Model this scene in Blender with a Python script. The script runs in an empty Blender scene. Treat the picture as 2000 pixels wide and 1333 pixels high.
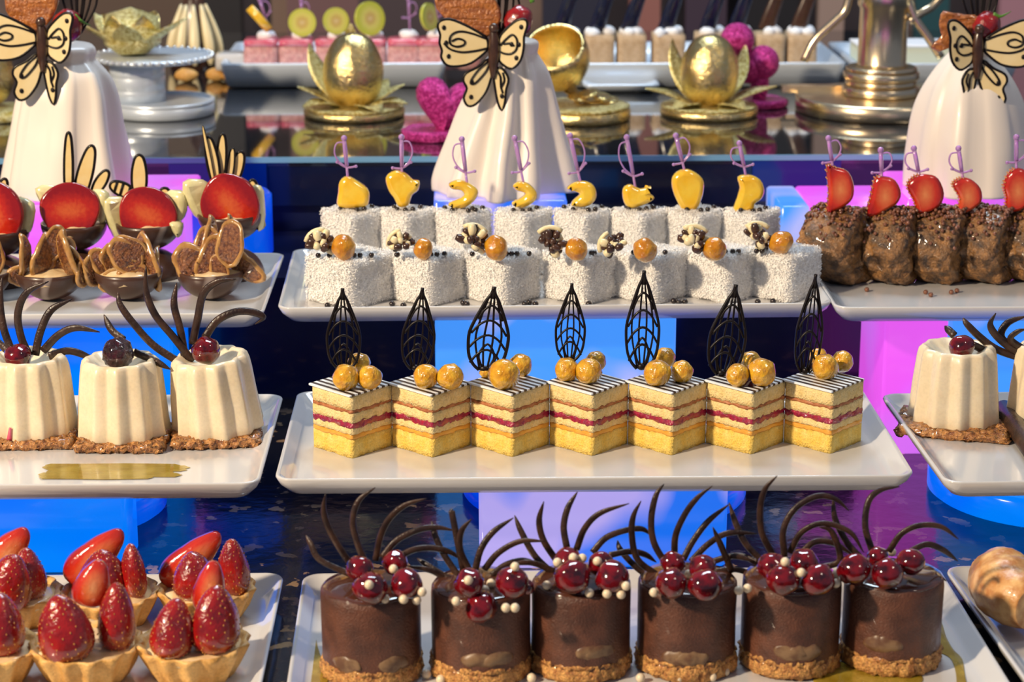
import bpy, bmesh, math, random
from mathutils import Vector, Matrix, noise, geometry
C = bpy.context.scene.collection
sc = bpy.context.scene
PI = math.pi
R = math.radians
random.seed(7)

# ------------------------------------------------------------------ camera, world, lights, exposure
CAMZ, PITCH, YAW, F = 0.65, R(15.5), R(-1.5), 4200.0      # F: focal length in pixels of the 2000x1333 frame
cd = bpy.data.cameras.new('camera'); cam = bpy.data.objects.new('camera', cd); C.objects.link(cam)
cam.location = (0, 0, CAMZ); cam.rotation_euler = (PI/2 - PITCH, 0, YAW)
cd.sensor_width = 36; cd.lens = F*36/2000; cd.clip_start = 0.05; cd.clip_end = 60
cd.dof.use_dof = True; cd.dof.focus_distance = 1.80; cd.dof.aperture_fstop = 9.0
sc.camera = cam
w = bpy.data.worlds.new('world'); sc.world = w; w.use_nodes = True
w.node_tree.nodes['Background'].inputs[0].default_value = (.62, .72, 1, 1)
w.node_tree.nodes['Background'].inputs[1].default_value = .22
def area(name, loc, target, size, power, col, size_y=None):
    d = bpy.data.lights.new(name, 'AREA'); d.energy = power; d.color = col; d.size = size
    if size_y: d.shape = 'RECTANGLE'; d.size_y = size_y
    o = bpy.data.objects.new(name, d); C.objects.link(o); o.location = loc
    o.rotation_euler = (Vector(target) - Vector(loc)).to_track_quat('-Z', 'Y').to_euler()
area('warm_spotlight', (-2.0, .15, 1.75), (0, 1.9, .1), .16, 126, (1, .80, .56))
area('cool_ceiling_panel', (.2, 3.1, 2.4), (0, 2.1, .1), 1.2, 44, (.72, .87, 1), .5)
area('warm_ceiling_lamp', (1.6, .9, 2.4), (.1, 1.9, .1), .3, 7, (1, .86, .7))
sc.view_settings.view_transform = 'Standard'; sc.view_settings.look = 'None'
sc.view_settings.gamma = 1; sc.view_settings.use_curve_mapping = False
sc.view_settings.exposure = 0.0

# ------------------------------------------------------------------ projection helpers: a pixel's ray met with a real plane
RM = Matrix.Rotation(YAW, 3, 'Z') @ Matrix.Rotation(PI/2 - PITCH, 3, 'X')
CAM = Vector((0, 0, CAMZ))
def ray(px, py): return (RM @ Vector(((px - 1000)/F, (666.5 - py)/F, -1)))
def P(px, py, z):                      # on the level z
    d = ray(px, py); return CAM + d*((z - CAMZ)/d.z)
def PY(px, py, y):                     # on the upright plane at distance y
    d = ray(px, py); return CAM + d*(y/d.y)
def mpp(p):                            # metres per pixel at a point
    return -(RM.inverted() @ (Vector(p) - CAM)).z/F

# ------------------------------------------------------------------ geometry helpers
class G:
    def __init__(s): s.v = []; s.f = []; s.flat = set()
    def add(s, vs, fs, flat=()):
        o = len(s.v); s.flat |= {i + len(s.f) for i in flat}; s.v += [tuple(q) for q in vs]; s.f += [tuple(i + o for i in f) for f in fs]; return s
    def xf(s, m):
        s.v = [tuple(m @ Vector(q)) for q in s.v]; return s
def rough(vs, amp, freq, seed=0):
    s = Vector((seed*3.1, seed*1.7, seed*.9))
    return [Vector(q) + noise.noise_vector(Vector(q)*freq + s)*amp for q in vs]
def sub_box(g, cx, cy, z0, z1, wx, wy, n=8, nz=4, rnd=.0, rot=0, amp=0, freq=200, seed=0, top=True):
    """box with its faces divided, rounded edges and a rough skin"""
    vs, fs, idx = [], [], {}
    def vid(i, j, k):
        if (i, j, k) in idx: return idx[i, j, k]
        x, y, z = (i/n - .5)*wx, (j/n - .5)*wy, z0 + (z1 - z0)*k/nz
        if rnd:
            hx, hy = wx/2 - rnd, wy/2 - rnd; zc = min(max(z, z0 + rnd*.3), z1 - rnd)
            c = Vector((min(max(x, -hx), hx), min(max(y, -hy), hy), zc)); d = Vector((x, y, z)) - c
            if d.length > 1e-9:
                m = max(abs(d.x), abs(d.y), abs(d.z)); q = c + d.normalized()*min(m, rnd)
                x, y, z = q
        idx[i, j, k] = len(vs); vs.append(Vector((x, y, z))); return idx[i, j, k]
    for i in range(n):
        for j in range(n):
            fs.append((vid(i, j, nz), vid(i+1, j, nz), vid(i+1, j+1, nz), vid(i, j+1, nz)))
            fs.append((vid(i, j, 0), vid(i, j+1, 0), vid(i+1, j+1, 0), vid(i+1, j, 0)))
        for k in range(nz):
            fs.append((vid(i, 0, k), vid(i+1, 0, k), vid(i+1, 0, k+1), vid(i, 0, k+1)))
            fs.append((vid(i+1, n, k), vid(i, n, k), vid(i, n, k+1), vid(i+1, n, k+1)))
            fs.append((vid(0, i+1, k), vid(0, i, k), vid(0, i, k+1), vid(0, i+1, k+1)))
            fs.append((vid(n, i, k), vid(n, i+1, k), vid(n, i+1, k+1), vid(n, i, k+1)))
    if amp: vs = rough(vs, amp, freq, seed)
    m = Matrix.Translation((cx, cy, 0)) @ Matrix.Rotation(rot, 4, 'Z')
    return g.add([m @ q for q in vs], fs)
def box(g, x0, x1, y0, y1, z0, z1):
    return g.add([(x0,y0,z0),(x1,y0,z0),(x1,y1,z0),(x0,y1,z0),(x0,y0,z1),(x1,y0,z1),(x1,y1,z1),(x0,y1,z1)],
                 [(0,3,2,1),(4,5,6,7),(0,1,5,4),(1,2,6,5),(2,3,7,6),(3,0,4,7)])
def lathe(g, prof, n=32, c=(0, 0, 0), fr=None, amp=0, freq=200, seed=0, cap=True):
    """profile of (radius, z); fr(angle, index) scales the radius"""
    vs, fs = [], []
    for k, (r, z) in enumerate(prof):
        for i in range(n):
            a = 2*PI*i/n; q = r*(fr(a, k) if fr else 1); vs.append(Vector((q*math.cos(a), q*math.sin(a), z)))
    for k in range(len(prof) - 1):
        for i in range(n):
            j = (i+1) % n; fs.append((k*n+i, k*n+j, (k+1)*n+j, (k+1)*n+i))
    if cap and prof[0][0] > 1e-6: fs.append(tuple(range(n-1, -1, -1)))
    if cap and prof[-1][0] > 1e-6: fs.append(tuple((len(prof)-1)*n + i for i in range(n)))
    if amp: vs = rough(vs, amp, freq, seed)
    return g.add([q + Vector(c) for q in vs], fs)
def blob(g, c, r, n=12, m=8, amp=0, freq=100, seed=0, rot=None):
    rx, ry, rz = (r, r, r) if not hasattr(r, '__len__') else r
    vs, fs = [], []
    for k in range(m + 1):
        t = PI*k/m
        for i in range(n if 0 < k < m else 1):
            a = 2*PI*i/n; vs.append(Vector((math.sin(t)*math.cos(a)*rx, math.sin(t)*math.sin(a)*ry, -math.cos(t)*rz)))
    def at(k, i): return 0 if k == 0 else (1 + (k-1)*n + i % n if k < m else 1 + (m-1)*n)
    for k in range(m):
        for i in range(n):
            if k == 0: fs.append((0, at(1, i+1), at(1, i)))
            elif k == m-1: fs.append((at(k, i), at(k, i+1), at(m, 0)))
            else: fs.append((at(k, i), at(k, i+1), at(k+1, i+1), at(k+1, i)))
    if amp: vs = rough(vs, amp, freq, seed)
    if rot: vs = [rot @ q for q in vs]
    return g.add([q + Vector(c) for q in vs], fs)
def spline(pts, k=6):
    pts = [Vector(p) for p in pts]; q = [2*pts[0] - pts[1]] + pts + [2*pts[-1] - pts[-2]]; out = []
    for i in range(1, len(q) - 2):
        for t in range(k):
            u = t/k; a, b, c, d = q[i-1:i+3]
            out.append(.5*((2*b) + (c - a)*u + (2*a - 5*b + 4*c - d)*u*u + (3*b - a - 3*c + d)*u**3))
    return out + [pts[-1]]
def closed(pts, k=4):
    n = len(pts); out = []; q = [Vector(p) for p in pts]
    for i in range(n):
        a, b, c, d = q[i-1], q[i], q[(i+1) % n], q[(i+2) % n]
        for t in range(k):
            u = t/k; out.append(.5*((2*b) + (c - a)*u + (2*a - 5*b + 4*c - d)*u*u + (3*b - a - 3*c + d)*u**3))
    return out
def tube(g, pts, rad, n=8, flat=1.0, loop=False, up=(0, 1, 0), caps=True):
    """round or flattened tube along the points; rad is a number or f(t)"""
    pts = [Vector(p) for p in pts]; N = len(pts); vs, fs = [], []; nrm = Vector(up)
    for i, p in enumerate(pts):
        if loop: t = pts[(i+1) % N] - pts[i-1]
        else: t = pts[min(i+1, N-1)] - pts[max(i-1, 0)]
        if t.length < 1e-9: t = Vector((0, 0, 1))
        t.normalize(); nrm = nrm - t*nrm.dot(t)
        if nrm.length < 1e-4: nrm = t.orthogonal()
        nrm.normalize(); b = t.cross(nrm); r = rad(i/(N-1)) if callable(rad) else rad
        for k in range(n):
            a = 2*PI*k/n; vs.append(p + nrm*(math.cos(a)*r*flat) + b*(math.sin(a)*r))
    M = N if loop else N-1
    for i in range(M):
        o, q = i*n, ((i+1) % N)*n
        for k in range(n): fs.append((o+k, o+(k+1) % n, q+(k+1) % n, q+k))
    if not loop and caps: fs.append(tuple(range(n-1, -1, -1))); fs.append(tuple((N-1)*n + k for k in range(n)))
    return g.add(vs, fs)
def pillow(g, pts2, th, edge=.25, m=None, smooth=3, bulge=.0):
    """an outline in x/z given thickness along y, with softened edges; pts2 as (x, z)"""
    pp = closed([(x, 0, z) for x, z in pts2], smooth) if smooth > 1 else [Vector((x, 0, z)) for x, z in pts2]
    ar = sum(pp[i].x*pp[(i+1) % len(pp)].z - pp[(i+1) % len(pp)].x*pp[i].z for i in range(len(pp)))
    if ar < 0: pp.reverse()
    n = len(pp); nr = []
    for i in range(n):
        t = pp[(i+1) % n] - pp[i-1]; q = Vector((t.z, 0, -t.x)); nr.append(q.normalized() if q.length > 0 else q)
    e = th*edge; vs, fs, caps = [], [], []
    rings = [(-e*1.6, -th/2), (-e*.5, -th/2*.8), (0, -th/2*.4), (0, th/2*.4), (-e*.5, th/2*.8), (-e*1.6, th/2)]
    for off, y in rings:
        for i in range(n): q = pp[i] + nr[i]*off; vs.append(Vector((q.x, y, q.z)))
    for k in range(5):
        for i in range(n): j = (i+1) % n; fs.append((k*n+i, (k+1)*n+i, (k+1)*n+j, k*n+j))
    for tr in geometry.tessellate_polygon([[Vector((q.x, q.z, 0)) for q in vs[:n]]]):
        a, b_, c = [vs[i] for i in tr]; fl = (b_.x-a.x)*(c.z-a.z) - (c.x-a.x)*(b_.z-a.z) > 0
        tr = tuple(tr) if fl else tuple(reversed(tr))       # counter-clockwise in x/z faces -y
        caps += [len(fs), len(fs)+1]; fs.append(tr); fs.append(tuple(5*n + i for i in reversed(tr)))
    if m: vs = [m @ q for q in vs]
    return g.add(vs, fs, caps)
def rrect(w, d, r, n=5):
    out = []
    for cx, cy, a0 in ((w/2-r, d/2-r, 0), (-w/2+r, d/2-r, 90), (-w/2+r, -d/2+r, 180), (w/2-r, -d/2+r, 270)):
        for k in range(n+1): a = R(a0 + 90*k/n); out.append((cx + r*math.cos(a), cy + r*math.sin(a)))
    return out
def loops(g, rings, cap=True):
    n = len(rings[0]); vs = [Vector(q) for r_ in rings for q in r_]; fs = []
    for k in range(len(rings)-1):
        for i in range(n): j = (i+1) % n; fs.append((k*n+i, k*n+j, (k+1)*n+j, (k+1)*n+i))
    if cap: fs.append(tuple(range(n-1, -1, -1))); fs.append(tuple((len(rings)-1)*n + i for i in range(n)))
    return g.add(vs, fs)

# ------------------------------------------------------------------ objects
def mesh(name, g, m, smooth=True):
    me = bpy.data.meshes.new(name); me.from_pydata(g.v, [], g.f)
    me.materials.append(m)
    me.polygons.foreach_set('use_smooth', [smooth and len(p.vertices) < 12 and p.index not in g.flat for p in me.polygons]); me.update()
    return me
def link(name, me, parent=None, loc=(0, 0, 0), rot=(0, 0, 0), s=(1, 1, 1), kind=None, label=None):
    o = bpy.data.objects.new(name, me); C.objects.link(o)
    if parent: o.parent = parent
    o.location = loc; o.rotation_euler = rot
    o.scale = s if hasattr(s, '__len__') else (s, s, s)
    if kind: o['kind'] = kind
    if label: o['label'] = label
    return o
def part(name, g, m, parent=None, smooth=True, **k): return link(name, mesh(name, g, m, smooth), parent, **k)
def tag(o, label, cat, group=None, kind=None):
    o['label'] = label; o['category'] = cat
    if group: o['group'] = group
    if kind: o['kind'] = kind
    return o
def thing(name, label, cat, loc, group=None):
    o = bpy.data.objects.new(name, None); C.objects.link(o); o.location = loc; o.empty_display_size = .01
    return tag(o, label, cat, group)

# ------------------------------------------------------------------ materials
def mat(name, col, rough=.5, col2=None, scale=50, thr=(.35, .65), bump=0, bscale=300, metal=0, coat=0, emit=None, es=0,
        alpha=None, spec=.5, detail=3, sss=0, trans=0, wave=None, radial=None, voro=None, sheen=0, bdist=.002, fine=None):
    m = bpy.data.materials.new(name); m.use_nodes = True; nt = m.node_tree; N = nt.nodes; L = nt.links
    b = N['Principled BSDF']; I = b.inputs
    c4 = lambda c: tuple(c) + (1,) if len(c) == 3 else tuple(c)
    I['Base Color'].default_value = c4(col); I['Roughness'].default_value = rough; I['Metallic'].default_value = metal
    I['Specular IOR Level'].default_value = spec; I['Coat Weight'].default_value = coat; I['Coat Roughness'].default_value = .05
    if sheen: I['Sheen Weight'].default_value = sheen
    if trans: I['Transmission Weight'].default_value = trans
    if sss: I['Subsurface Weight'].default_value = sss; I['Subsurface Radius'].default_value = (1, .6, .4); I['Subsurface Scale'].default_value = .004
    if emit: I['Emission Color'].default_value = c4(emit); I['Emission Strength'].default_value = es
    if alpha is not None: I['Alpha'].default_value = alpha
    tc = N.new('ShaderNodeTexCoord')
    def ramp(src, stops):
        r = N.new('ShaderNodeValToRGB'); L.new(src, r.inputs[0]); e = r.color_ramp.elements
        while len(e) < len(stops): e.new(.5)
        for q, (p, c) in zip(e, stops): q.position = p; q.color = c4(c)
        return r.outputs[0]
    out = None
    if radial:
        mp = N.new('ShaderNodeMapping'); L.new(tc.outputs['Object'], mp.inputs[0]); mp.inputs['Scale'].default_value = radial[1]
        nz = N.new('ShaderNodeTexNoise'); nz.inputs['Scale'].default_value = scale; L.new(tc.outputs['Object'], nz.inputs[0])
        ln = N.new('ShaderNodeVectorMath'); ln.operation = 'LENGTH'; L.new(mp.outputs[0], ln.inputs[0])
        ma = N.new('ShaderNodeMath'); ma.operation = 'MULTIPLY_ADD'; L.new(nz.outputs[0], ma.inputs[0]); ma.inputs[1].default_value = radial[2]
        L.new(ln.outputs['Value'], ma.inputs[2]); out = ramp(ma.outputs[0], radial[0])
    elif wave:
        mp = N.new('ShaderNodeMapping'); L.new(tc.outputs['Object'], mp.inputs[0]); mp.inputs['Rotation'].default_value = (0, 0, wave[1])
        wv = N.new('ShaderNodeTexWave'); wv.inputs['Scale'].default_value = wave[0]; L.new(mp.outputs[0], wv.inputs[0])
        wv.inputs['Distortion'].default_value = wave[3]; wv.inputs['Phase Offset'].default_value = wave[4] if len(wave) > 4 else 0
        out = ramp(wv.outputs['Fac'], [(wave[2]-.04, col2), (wave[2]+.04, col)])
    elif voro:
        vo = N.new('ShaderNodeTexVoronoi'); vo.inputs['Scale'].default_value = scale; L.new(tc.outputs['Object'], vo.inputs[0])
        out = ramp(vo.outputs['Color' if voro == 'c' else 'Distance'], [(thr[0], col), (thr[1], col2)])
    elif col2:
        nz = N.new('ShaderNodeTexNoise'); nz.inputs['Scale'].default_value = scale; nz.inputs['Detail'].default_value = detail
        L.new(tc.outputs['Object'], nz.inputs[0]); out = ramp(nz.outputs[0], [(thr[0], col), (thr[1], col2)])
    if fine and out is not None:      # speckle multiplied in: (scale, strength)
        n2 = N.new('ShaderNodeTexNoise'); n2.inputs['Scale'].default_value = fine[0]; n2.inputs['Detail'].default_value = 2
        L.new(tc.outputs['Object'], n2.inputs[0]); fr_ = ramp(n2.outputs[0], [(.3, (1-fine[1],)*3), (.6, (1, 1, 1))])
        mx = N.new('ShaderNodeMix'); mx.data_type = 'RGBA'; mx.blend_type = 'MULTIPLY'; mx.inputs[0].default_value = 1
        L.new(out, mx.inputs[6]); L.new(fr_, mx.inputs[7]); out = mx.outputs[2]
    if out is not None:
        L.new(out, I['Base Color'])
        if emit and es: L.new(out, I['Emission Color'])
    if bump:
        n3 = N.new('ShaderNodeTexNoise'); n3.inputs['Scale'].default_value = bscale; n3.inputs['Detail'].default_value = 4
        L.new(tc.outputs['Object'], n3.inputs[0]); bp = N.new('ShaderNodeBump'); bp.inputs['Strength'].default_value = bump
        bp.inputs['Distance'].default_value = bdist; L.new(n3.outputs[0], bp.inputs['Height']); L.new(bp.outputs[0], I['Normal'])
    return m
M = dict(
    china=mat('china', (.61, .60, .595), .12, spec=.6, coat=.4),
    choc=mat('dark_chocolate', (.040, .017, .010), .28, col2=(.075, .032, .018), scale=120, coat=.25),
    curl=mat('curl_chocolate', (.018, .008, .006), .36, col2=(.055, .025, .014), scale=90, coat=.08, bump=.3, bscale=500),
    thread=mat('thread_chocolate', (.006, .003, .003), .38, coat=.08, spec=.3),
    mousse=mat('chocolate_mousse', (.075, .025, .014), .45, col2=(.135, .046, .024), scale=70, bump=.5, bscale=700, coat=.1, fine=(900, .25)),
    glaze=mat('chocolate_glaze', (.085, .030, .018), .12, coat=.8),
    crumb=mat('biscuit_crumb', (.42, .16, .04), .6, col2=(.80, .42, .12), scale=230, bump=1, bscale=500, coat=.15, fine=(700, .6)),
    pear=mat('pear_chunk', (.22, .13, .065), .4, col2=(.12, .055, .028), scale=110, thr=(.4, .6)),
    cherry=mat('glazed_cherry', (.17, .002, .006), .10, col2=(.030, .001, .003), scale=1.7, coat=1, thr=(.40, .66)),
    darkcherry=mat('dark_cherry', (.075, .004, .010), .12, col2=(.02, .002, .004), scale=2, coat=1, bump=1, bscale=3, bdist=.02),
    pearl=mat('white_pearl', (.80, .66, .46), .3),
    blackpearl=mat('dark_pearl', (.018, .010, .008), .25, coat=.5),
    berry=mat('strawberry_skin', (.36, .008, .006), .18, col2=(.14, .003, .006), scale=60, coat=1, bump=.6, bscale=240, thr=(.35, .7)),
    seed=mat('strawberry_seed', (.60, .27, .05), .3, coat=.5),
    cut=mat('strawberry_flesh', (.5, .02, .01), .15, scale=260, coat=1, bump=.2,
        radial=([(.0, (.75, .36, .12)), (.16, (.52, .07, .015)), (.3, (.60, .10, .02)), (.55, (.48, .018, .005)), (.86, (.26, .004, .005))], (20, 31, 38), .30)),
    cutpale=mat('strawberry_cut_face', (.5, .02, .01), .15, scale=200, coat=1, bump=.2,
        radial=([(.0, (.80, .42, .20)), (.28, (.70, .20, .07)), (.55, (.58, .035, .012)), (.8, (.33, .006, .006))], (40, 8, 24), .14)),
    cuthalf=mat('half_strawberry_face', (.5, .02, .01), .15, scale=200, coat=1, bump=.2,
        radial=([(.0, (.80, .30, .10)), (.25, (.72, .16, .05)), (.55, (.60, .03, .010)), (.8, (.36, .008, .006))], (48, 8, 30), .14)),
    shell=mat('tart_shell', (.60, .29, .06), .5, col2=(.80, .47, .15), scale=60, bump=.4, bscale=400, fine=(500, .2)),
    custard=mat('custard', (.80, .62, .36), .25, col2=(.70, .48, .24), scale=90, coat=.5),
    panna=mat('panna_cotta', (.79, .66, .45), .35, col2=(.84, .72, .52), scale=60, coat=.1, sss=.25, fine=(420, .07)),
    granola=mat('crisp_base', (.24, .075, .018), .3, col2=(.66, .30, .08), scale=260, coat=.6, bump=1, bscale=420, fine=(800, .5)),
    sponge=mat('vanilla_sponge', (.88, .64, .25), .75, col2=(.95, .74, .36), scale=160, bump=.9, bscale=650, fine=(650, .18)),
    sponge2=mat('yellow_sponge', (.92, .60, .10), .75, col2=(.97, .74, .22), scale=130, bump=.9, bscale=650, fine=(650, .18)),
    caramel=mat('caramel_filling', (.30, .085, .025), .45, col2=(.48, .18, .07), scale=250),
    jam=mat('raspberry_jam', (.42, .008, .045), .25, col2=(.22, .006, .05), scale=220, coat=.6, bump=.8, bscale=400),
    apricot=mat('apricot_filling', (.75, .32, .035), .35, col2=(.82, .42, .07), scale=150, coat=.3),
    board=mat('striped_chocolate', (.80, .84, .86), .3, col2=(.035, .022, .018), wave=(46, 0, .50, 0)),
    nut=mat('caramel_hazelnut', (.62, .27, .008), .12, col2=(.80, .46, .03), scale=1.6, coat=1, bump=.35, bscale=2, bdist=.01),
    amber=mat('amber_hazelnut', (.50, .17, .004), .10, col2=(.66, .30, .012), scale=1.6, coat=1, bump=.3, bscale=2, bdist=.01),
    coconut=mat('coconut', (.93, .91, .88), .85, bump=1, bscale=600, col2=(.84, .81, .76), scale=260),
    flake=mat('coconut_flake', (.93, .91, .88), .7),
    cream=mat('white_chocolate', (.82, .70, .42), .35),
    paleyellow=mat('yellow_chocolate', (.80, .57, .22), .35, col2=(.84, .66, .34), scale=60),
    mango=mat('mango', (.86, .47, .012), .14, col2=(.90, .60, .06), scale=55, coat=1, bump=.25, bscale=120),
    pick=mat('purple_plastic', (.74, .42, .84), .08, trans=.55, coat=.6, bump=0),
    pineapple=mat('pale_fruit', (.80, .74, .42), .25, col2=(.66, .60, .30), scale=90, coat=.6),
    fig=mat('fig_flesh', (.3, .1, .03), .15, scale=420, coat=1, bump=1, bscale=500,
        radial=([(.0, (.07, .020, .008)), (.45, (.17, .050, .012)), (.60, (.46, .22, .06)), (.9, (.54, .30, .10))], (31, 8, 28), .30)),
    figcore=mat('fig_core', (.10, .028, .010), .15, col2=(.30, .11, .03), scale=420, coat=1, bump=1, bscale=600),
    figrind=mat('fig_rind', (.50, .27, .08), .2, col2=(.33, .15, .035), scale=120, coat=.9, bump=.3, bscale=300),
    wing=mat('butterfly_wing', (.80, .62, .31), .35, col2=(.84, .68, .38), scale=50),
    brown=mat('brown_truffle', (.055, .032, .020), .4, col2=(.40, .19, .06), scale=90, coat=.35, bump=1, bscale=380, fine=(420, .5)),
    beads=mat('crisp_beads', (.13, .045, .022), .25, coat=.6, col2=(.24, .09, .045), scale=150),
    cloth=mat('draped_fondant', (.84, .76, .68), .38, coat=.15),
    tuile=mat('sugar_tuile', (.50, .17, .035), .2, col2=(.28, .08, .018), scale=200, coat=.9, bump=1, bscale=350),
    leaf=mat('green_leaf', (.10, .26, .03), .4),
    gold=mat('gold_metal', (.86, .64, .25), .22, metal=1, voro='c', col2=(1, .86, .50), scale=600, thr=(.55, .95), bump=.35, bscale=300, bdist=.004),
    palegold=mat('pale_gold_metal', (.80, .66, .45), .26, metal=1, bump=.1, bscale=40, bdist=.004),
    glit=mat('gold_glitter', (.55, .42, .10), .3, metal=.9, voro='c', col2=(1, .95, .55), scale=420, thr=(.3, .8), bump=1, bscale=900),
    pinkglit=mat('pink_glitter', (.42, .01, .17), .32, metal=.5, voro='c', col2=(.90, .10, .50), scale=420, thr=(.35, .9), bump=1, bscale=900),
    silver=mat('silver_metal', (.66, .74, .84), .32, metal=.35, bump=.1, bscale=40, bdist=.004),
    crystal=mat('crystal', (.9, .95, 1), .05, metal=.6, coat=1),
    blackglass=mat('black_glass', (.012, .014, .018), .045, spec=.9, coat=.6),
    edge=mat('glass_edge', (.16, .36, .52), .1, coat=.5),
    counter=mat('counter_cloth', (.006, .007, .012), .14, col2=(.30, .19, .09), scale=42, thr=(.60, .62), bump=.25, bscale=60, coat=.3, detail=4),
    navy=mat('navy_panel', (.003, .006, .03), .15, coat=.5),
    wine=mat('pink_jelly', (.62, .05, .12), .2, col2=(.75, .25, .30), scale=60, coat=.7),
    pinksponge=mat('pink_sponge', (.62, .27, .27), .6, col2=(.75, .42, .40), scale=160, fine=(300, .3)),
    kiwi=mat('kiwi', (.6, .6, .1), .3, coat=.6, scale=250,
        radial=([(.0, (.85, .75, .45)), (.35, (.62, .42, .12)), (.6, (.72, .66, .16)), (.95, (.55, .58, .06))], (44, 44, 44), .2)),
    tan=mat('tan_cake', (.50, .34, .19), .65, col2=(.60, .43, .27), scale=120, fine=(400, .2)),
    wcream=mat('whipped_cream', (.86, .88, .93), .5),
    skin=mat('croissant_crust', (.50, .20, .05), .4, col2=(.78, .46, .18), scale=90, coat=.1, bump=.4, bscale=200),
    sauce=mat('amber_sauce', (.34, .22, .012), .15, col2=(.50, .36, .05), scale=60, coat=1, alpha=.72),
)
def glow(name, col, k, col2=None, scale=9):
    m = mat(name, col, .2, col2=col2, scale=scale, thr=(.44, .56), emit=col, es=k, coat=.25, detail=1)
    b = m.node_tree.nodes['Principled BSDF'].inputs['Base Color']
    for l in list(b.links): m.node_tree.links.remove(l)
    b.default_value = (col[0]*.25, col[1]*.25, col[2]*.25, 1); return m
GL = dict(blue=glow('blue_lit_acrylic', (.0, .16, 1), .95, (.0, .22, 1), 6),
    sky=glow('sky_lit_acrylic', (.06, .32, 1), .9, (.50, .50, .92), 12),  # second colour: pale reflections of the lights, painted into the glow
    deep=glow('deep_blue_lit_acrylic', (.0, .045, .75), .8, (.0, .11, .9), 7),
    pink=glow('pink_lit_acrylic', (.85, .11, .90), .9, (.70, .17, .93), 8),
    lilac=glow('lilac_reflection_acrylic', (.50, .42, .95), .85, (.0, .18, 1), 12))  # lilac zones imitate ceiling lights reflected on blue acrylic, put into the emission
def on_px(px, py, balls, zt, r, sink=.6):
    """centre of a small ball of radius r seen at (px, py), lying on the nearest ball or on the level zt"""
    d = ray(px, py).normalized(); best = None
    for c, rr in balls:
        oc = CAM - Vector(c); b = oc.dot(d); q = b*b - oc.dot(oc) + rr*rr
        if q > 0:
            t = -b - math.sqrt(q)
            if best is None or t < best[0]: h = CAM + d*t; best = (t, h + (h - Vector(c)).normalized()*r*sink)
    if best: return best[1]
    p = P(px, py, zt + r*.8); return p

# ------------------------------------------------------------------ the setting
def structure(name, g, m, **k): return part(name, g, m, smooth=False, kind='structure', **k)
g = G(); box(g, -1.6, 1.6, .9, 2.38, -.04, 0); structure('floor', g, M['counter'])
g = G(); box(g, -3.2, 3.2, 3.9, 3.96, -.6, 1.0)
structure('wall_back', g, mat('wall_back', (.25, .17, .14), .7, col2=(.035, .022, .025), scale=2.2, detail=2, thr=(.42, .56)))

for i_, (xa, xb, col) in enumerate(((372, 470, (.010, .008, .010)), (150, 372, (.10, .06, .04)), (560, 700, (.16, .08, .08)), (700, 870, (.06, .04, .045)), (1060, 1180, (.02, .02, .04)), (1230, 1290, (.30, .12, .10)), (1340, 1420, (.05, .03, .05)), (1450, 1560, (.012, .010, .012)), (1600, 1650, (.34, .24, .20)), (1790, 1855, (.02, .075, .085)), (1955, 2060, (.40, .20, .24)))):
    g = G(); box(g, PY(xa, 0, 3.8).x, PY(xb, 0, 3.8).x, 3.80, 3.84 - .002*i_, -.5, .9); structure('trim_%d' % (i_ + 2), g, mat('rear_panel', col, .5))
# black glass shelf: slab, bright front edge, dark fascia with blue reflections added as glowing panels
t = thing('display_shelf', 'long black glass shelf with a pale blue front edge behind the dessert plates', 'shelf', (0, 2.35, 0))
g = G(); box(g, -1.5, 1.5, .004, 1.08, .200, .210); part('shelf_top', g, M['blackglass'], t, smooth=False)
g = G(); box(g, -1.5, 1.5, 0, .004, .2045, .2105); part('front_edge', g, M['edge'], t, smooth=False, label='pale blue polished edge')
g = G(); box(g, -1.5, 1.5, .006, .02, .155, .200); part('fascia', g, M['navy'], t, smooth=False)
g = G(); box(g, -1.5, 1.5, .022, .03, .0, .155); part('back_panel', g, mat('lower_panel', (.004, .008, .045), .3, coat=.4), t, smooth=False)
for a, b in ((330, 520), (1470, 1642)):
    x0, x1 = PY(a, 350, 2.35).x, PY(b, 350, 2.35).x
    g = G(); box(g, x0, x1, .002, .006, .158, .2035); part('blue_reflection_panel', g, glow('fascia_reflection_glow', (.0, .012, .18), .55), t, smooth=False, label='deep blue reflection made as a glowing panel')

g = G(); box(g, -1.6, 1.6, 2.128, 2.346, 0, .128); structure('trim_1', g, M['navy'])
# glowing display blocks and round drums
def block(px0, px1, y, z1, depth, m, label, z0=0.0, cat='display block', group='glowing display blocks'):
    x0, x1 = PY(px0, 700, y).x, PY(px1, 700, y).x
    cx, w_ = (x0+x1)/2, (x1-x0)
    g = G(); rings = []
    for ins, z in ((.002, 0), (0, .002), (0, z1-z0-.002), (.002, z1-z0)):
        rings.append([(x, q, z) for x, q in rrect(w_-2*ins, depth-2*ins, .004-ins*.5, 3)])
    loops(g, rings); o = part('display_block', g, m, loc=(cx, y+depth/2, z0))
    return tag(o, label, cat, group)
def drum(px, y, r, z1, m, label, z0=0):
    z1 -= z0
    g = G(); lathe(g, [(r-.004, 0), (r, .003), (r, z1-.004), (r-.004, z1)], 64)
    o = part('display_drum', g, m, loc=(PY(px, 900, y).x, y, z0)); return tag(o, label, 'display drum', 'glowing round drums')
block(-230, 230, 1.645, .0815, .06, GL['blue'], 'bright blue glowing block behind the strawberry tarts')
drum(135, 1.80, .083, .022, GL['deep'], 'blue glowing round drum beside the bright block, behind the strawberry tarts')
block(935, 1430, 1.645, .0815, .06, GL['lilac'], 'blue glowing block with painted lilac reflections behind the chocolate mousse cakes')
drum(1180, 1.838, .128, .020, GL['deep'], 'blue glowing round drum half hidden behind the lilac block')
drum(2045, 1.822, .105, .026, GL['blue'], 'blue glowing round drum under the plate whose crisp base juts out')
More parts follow.
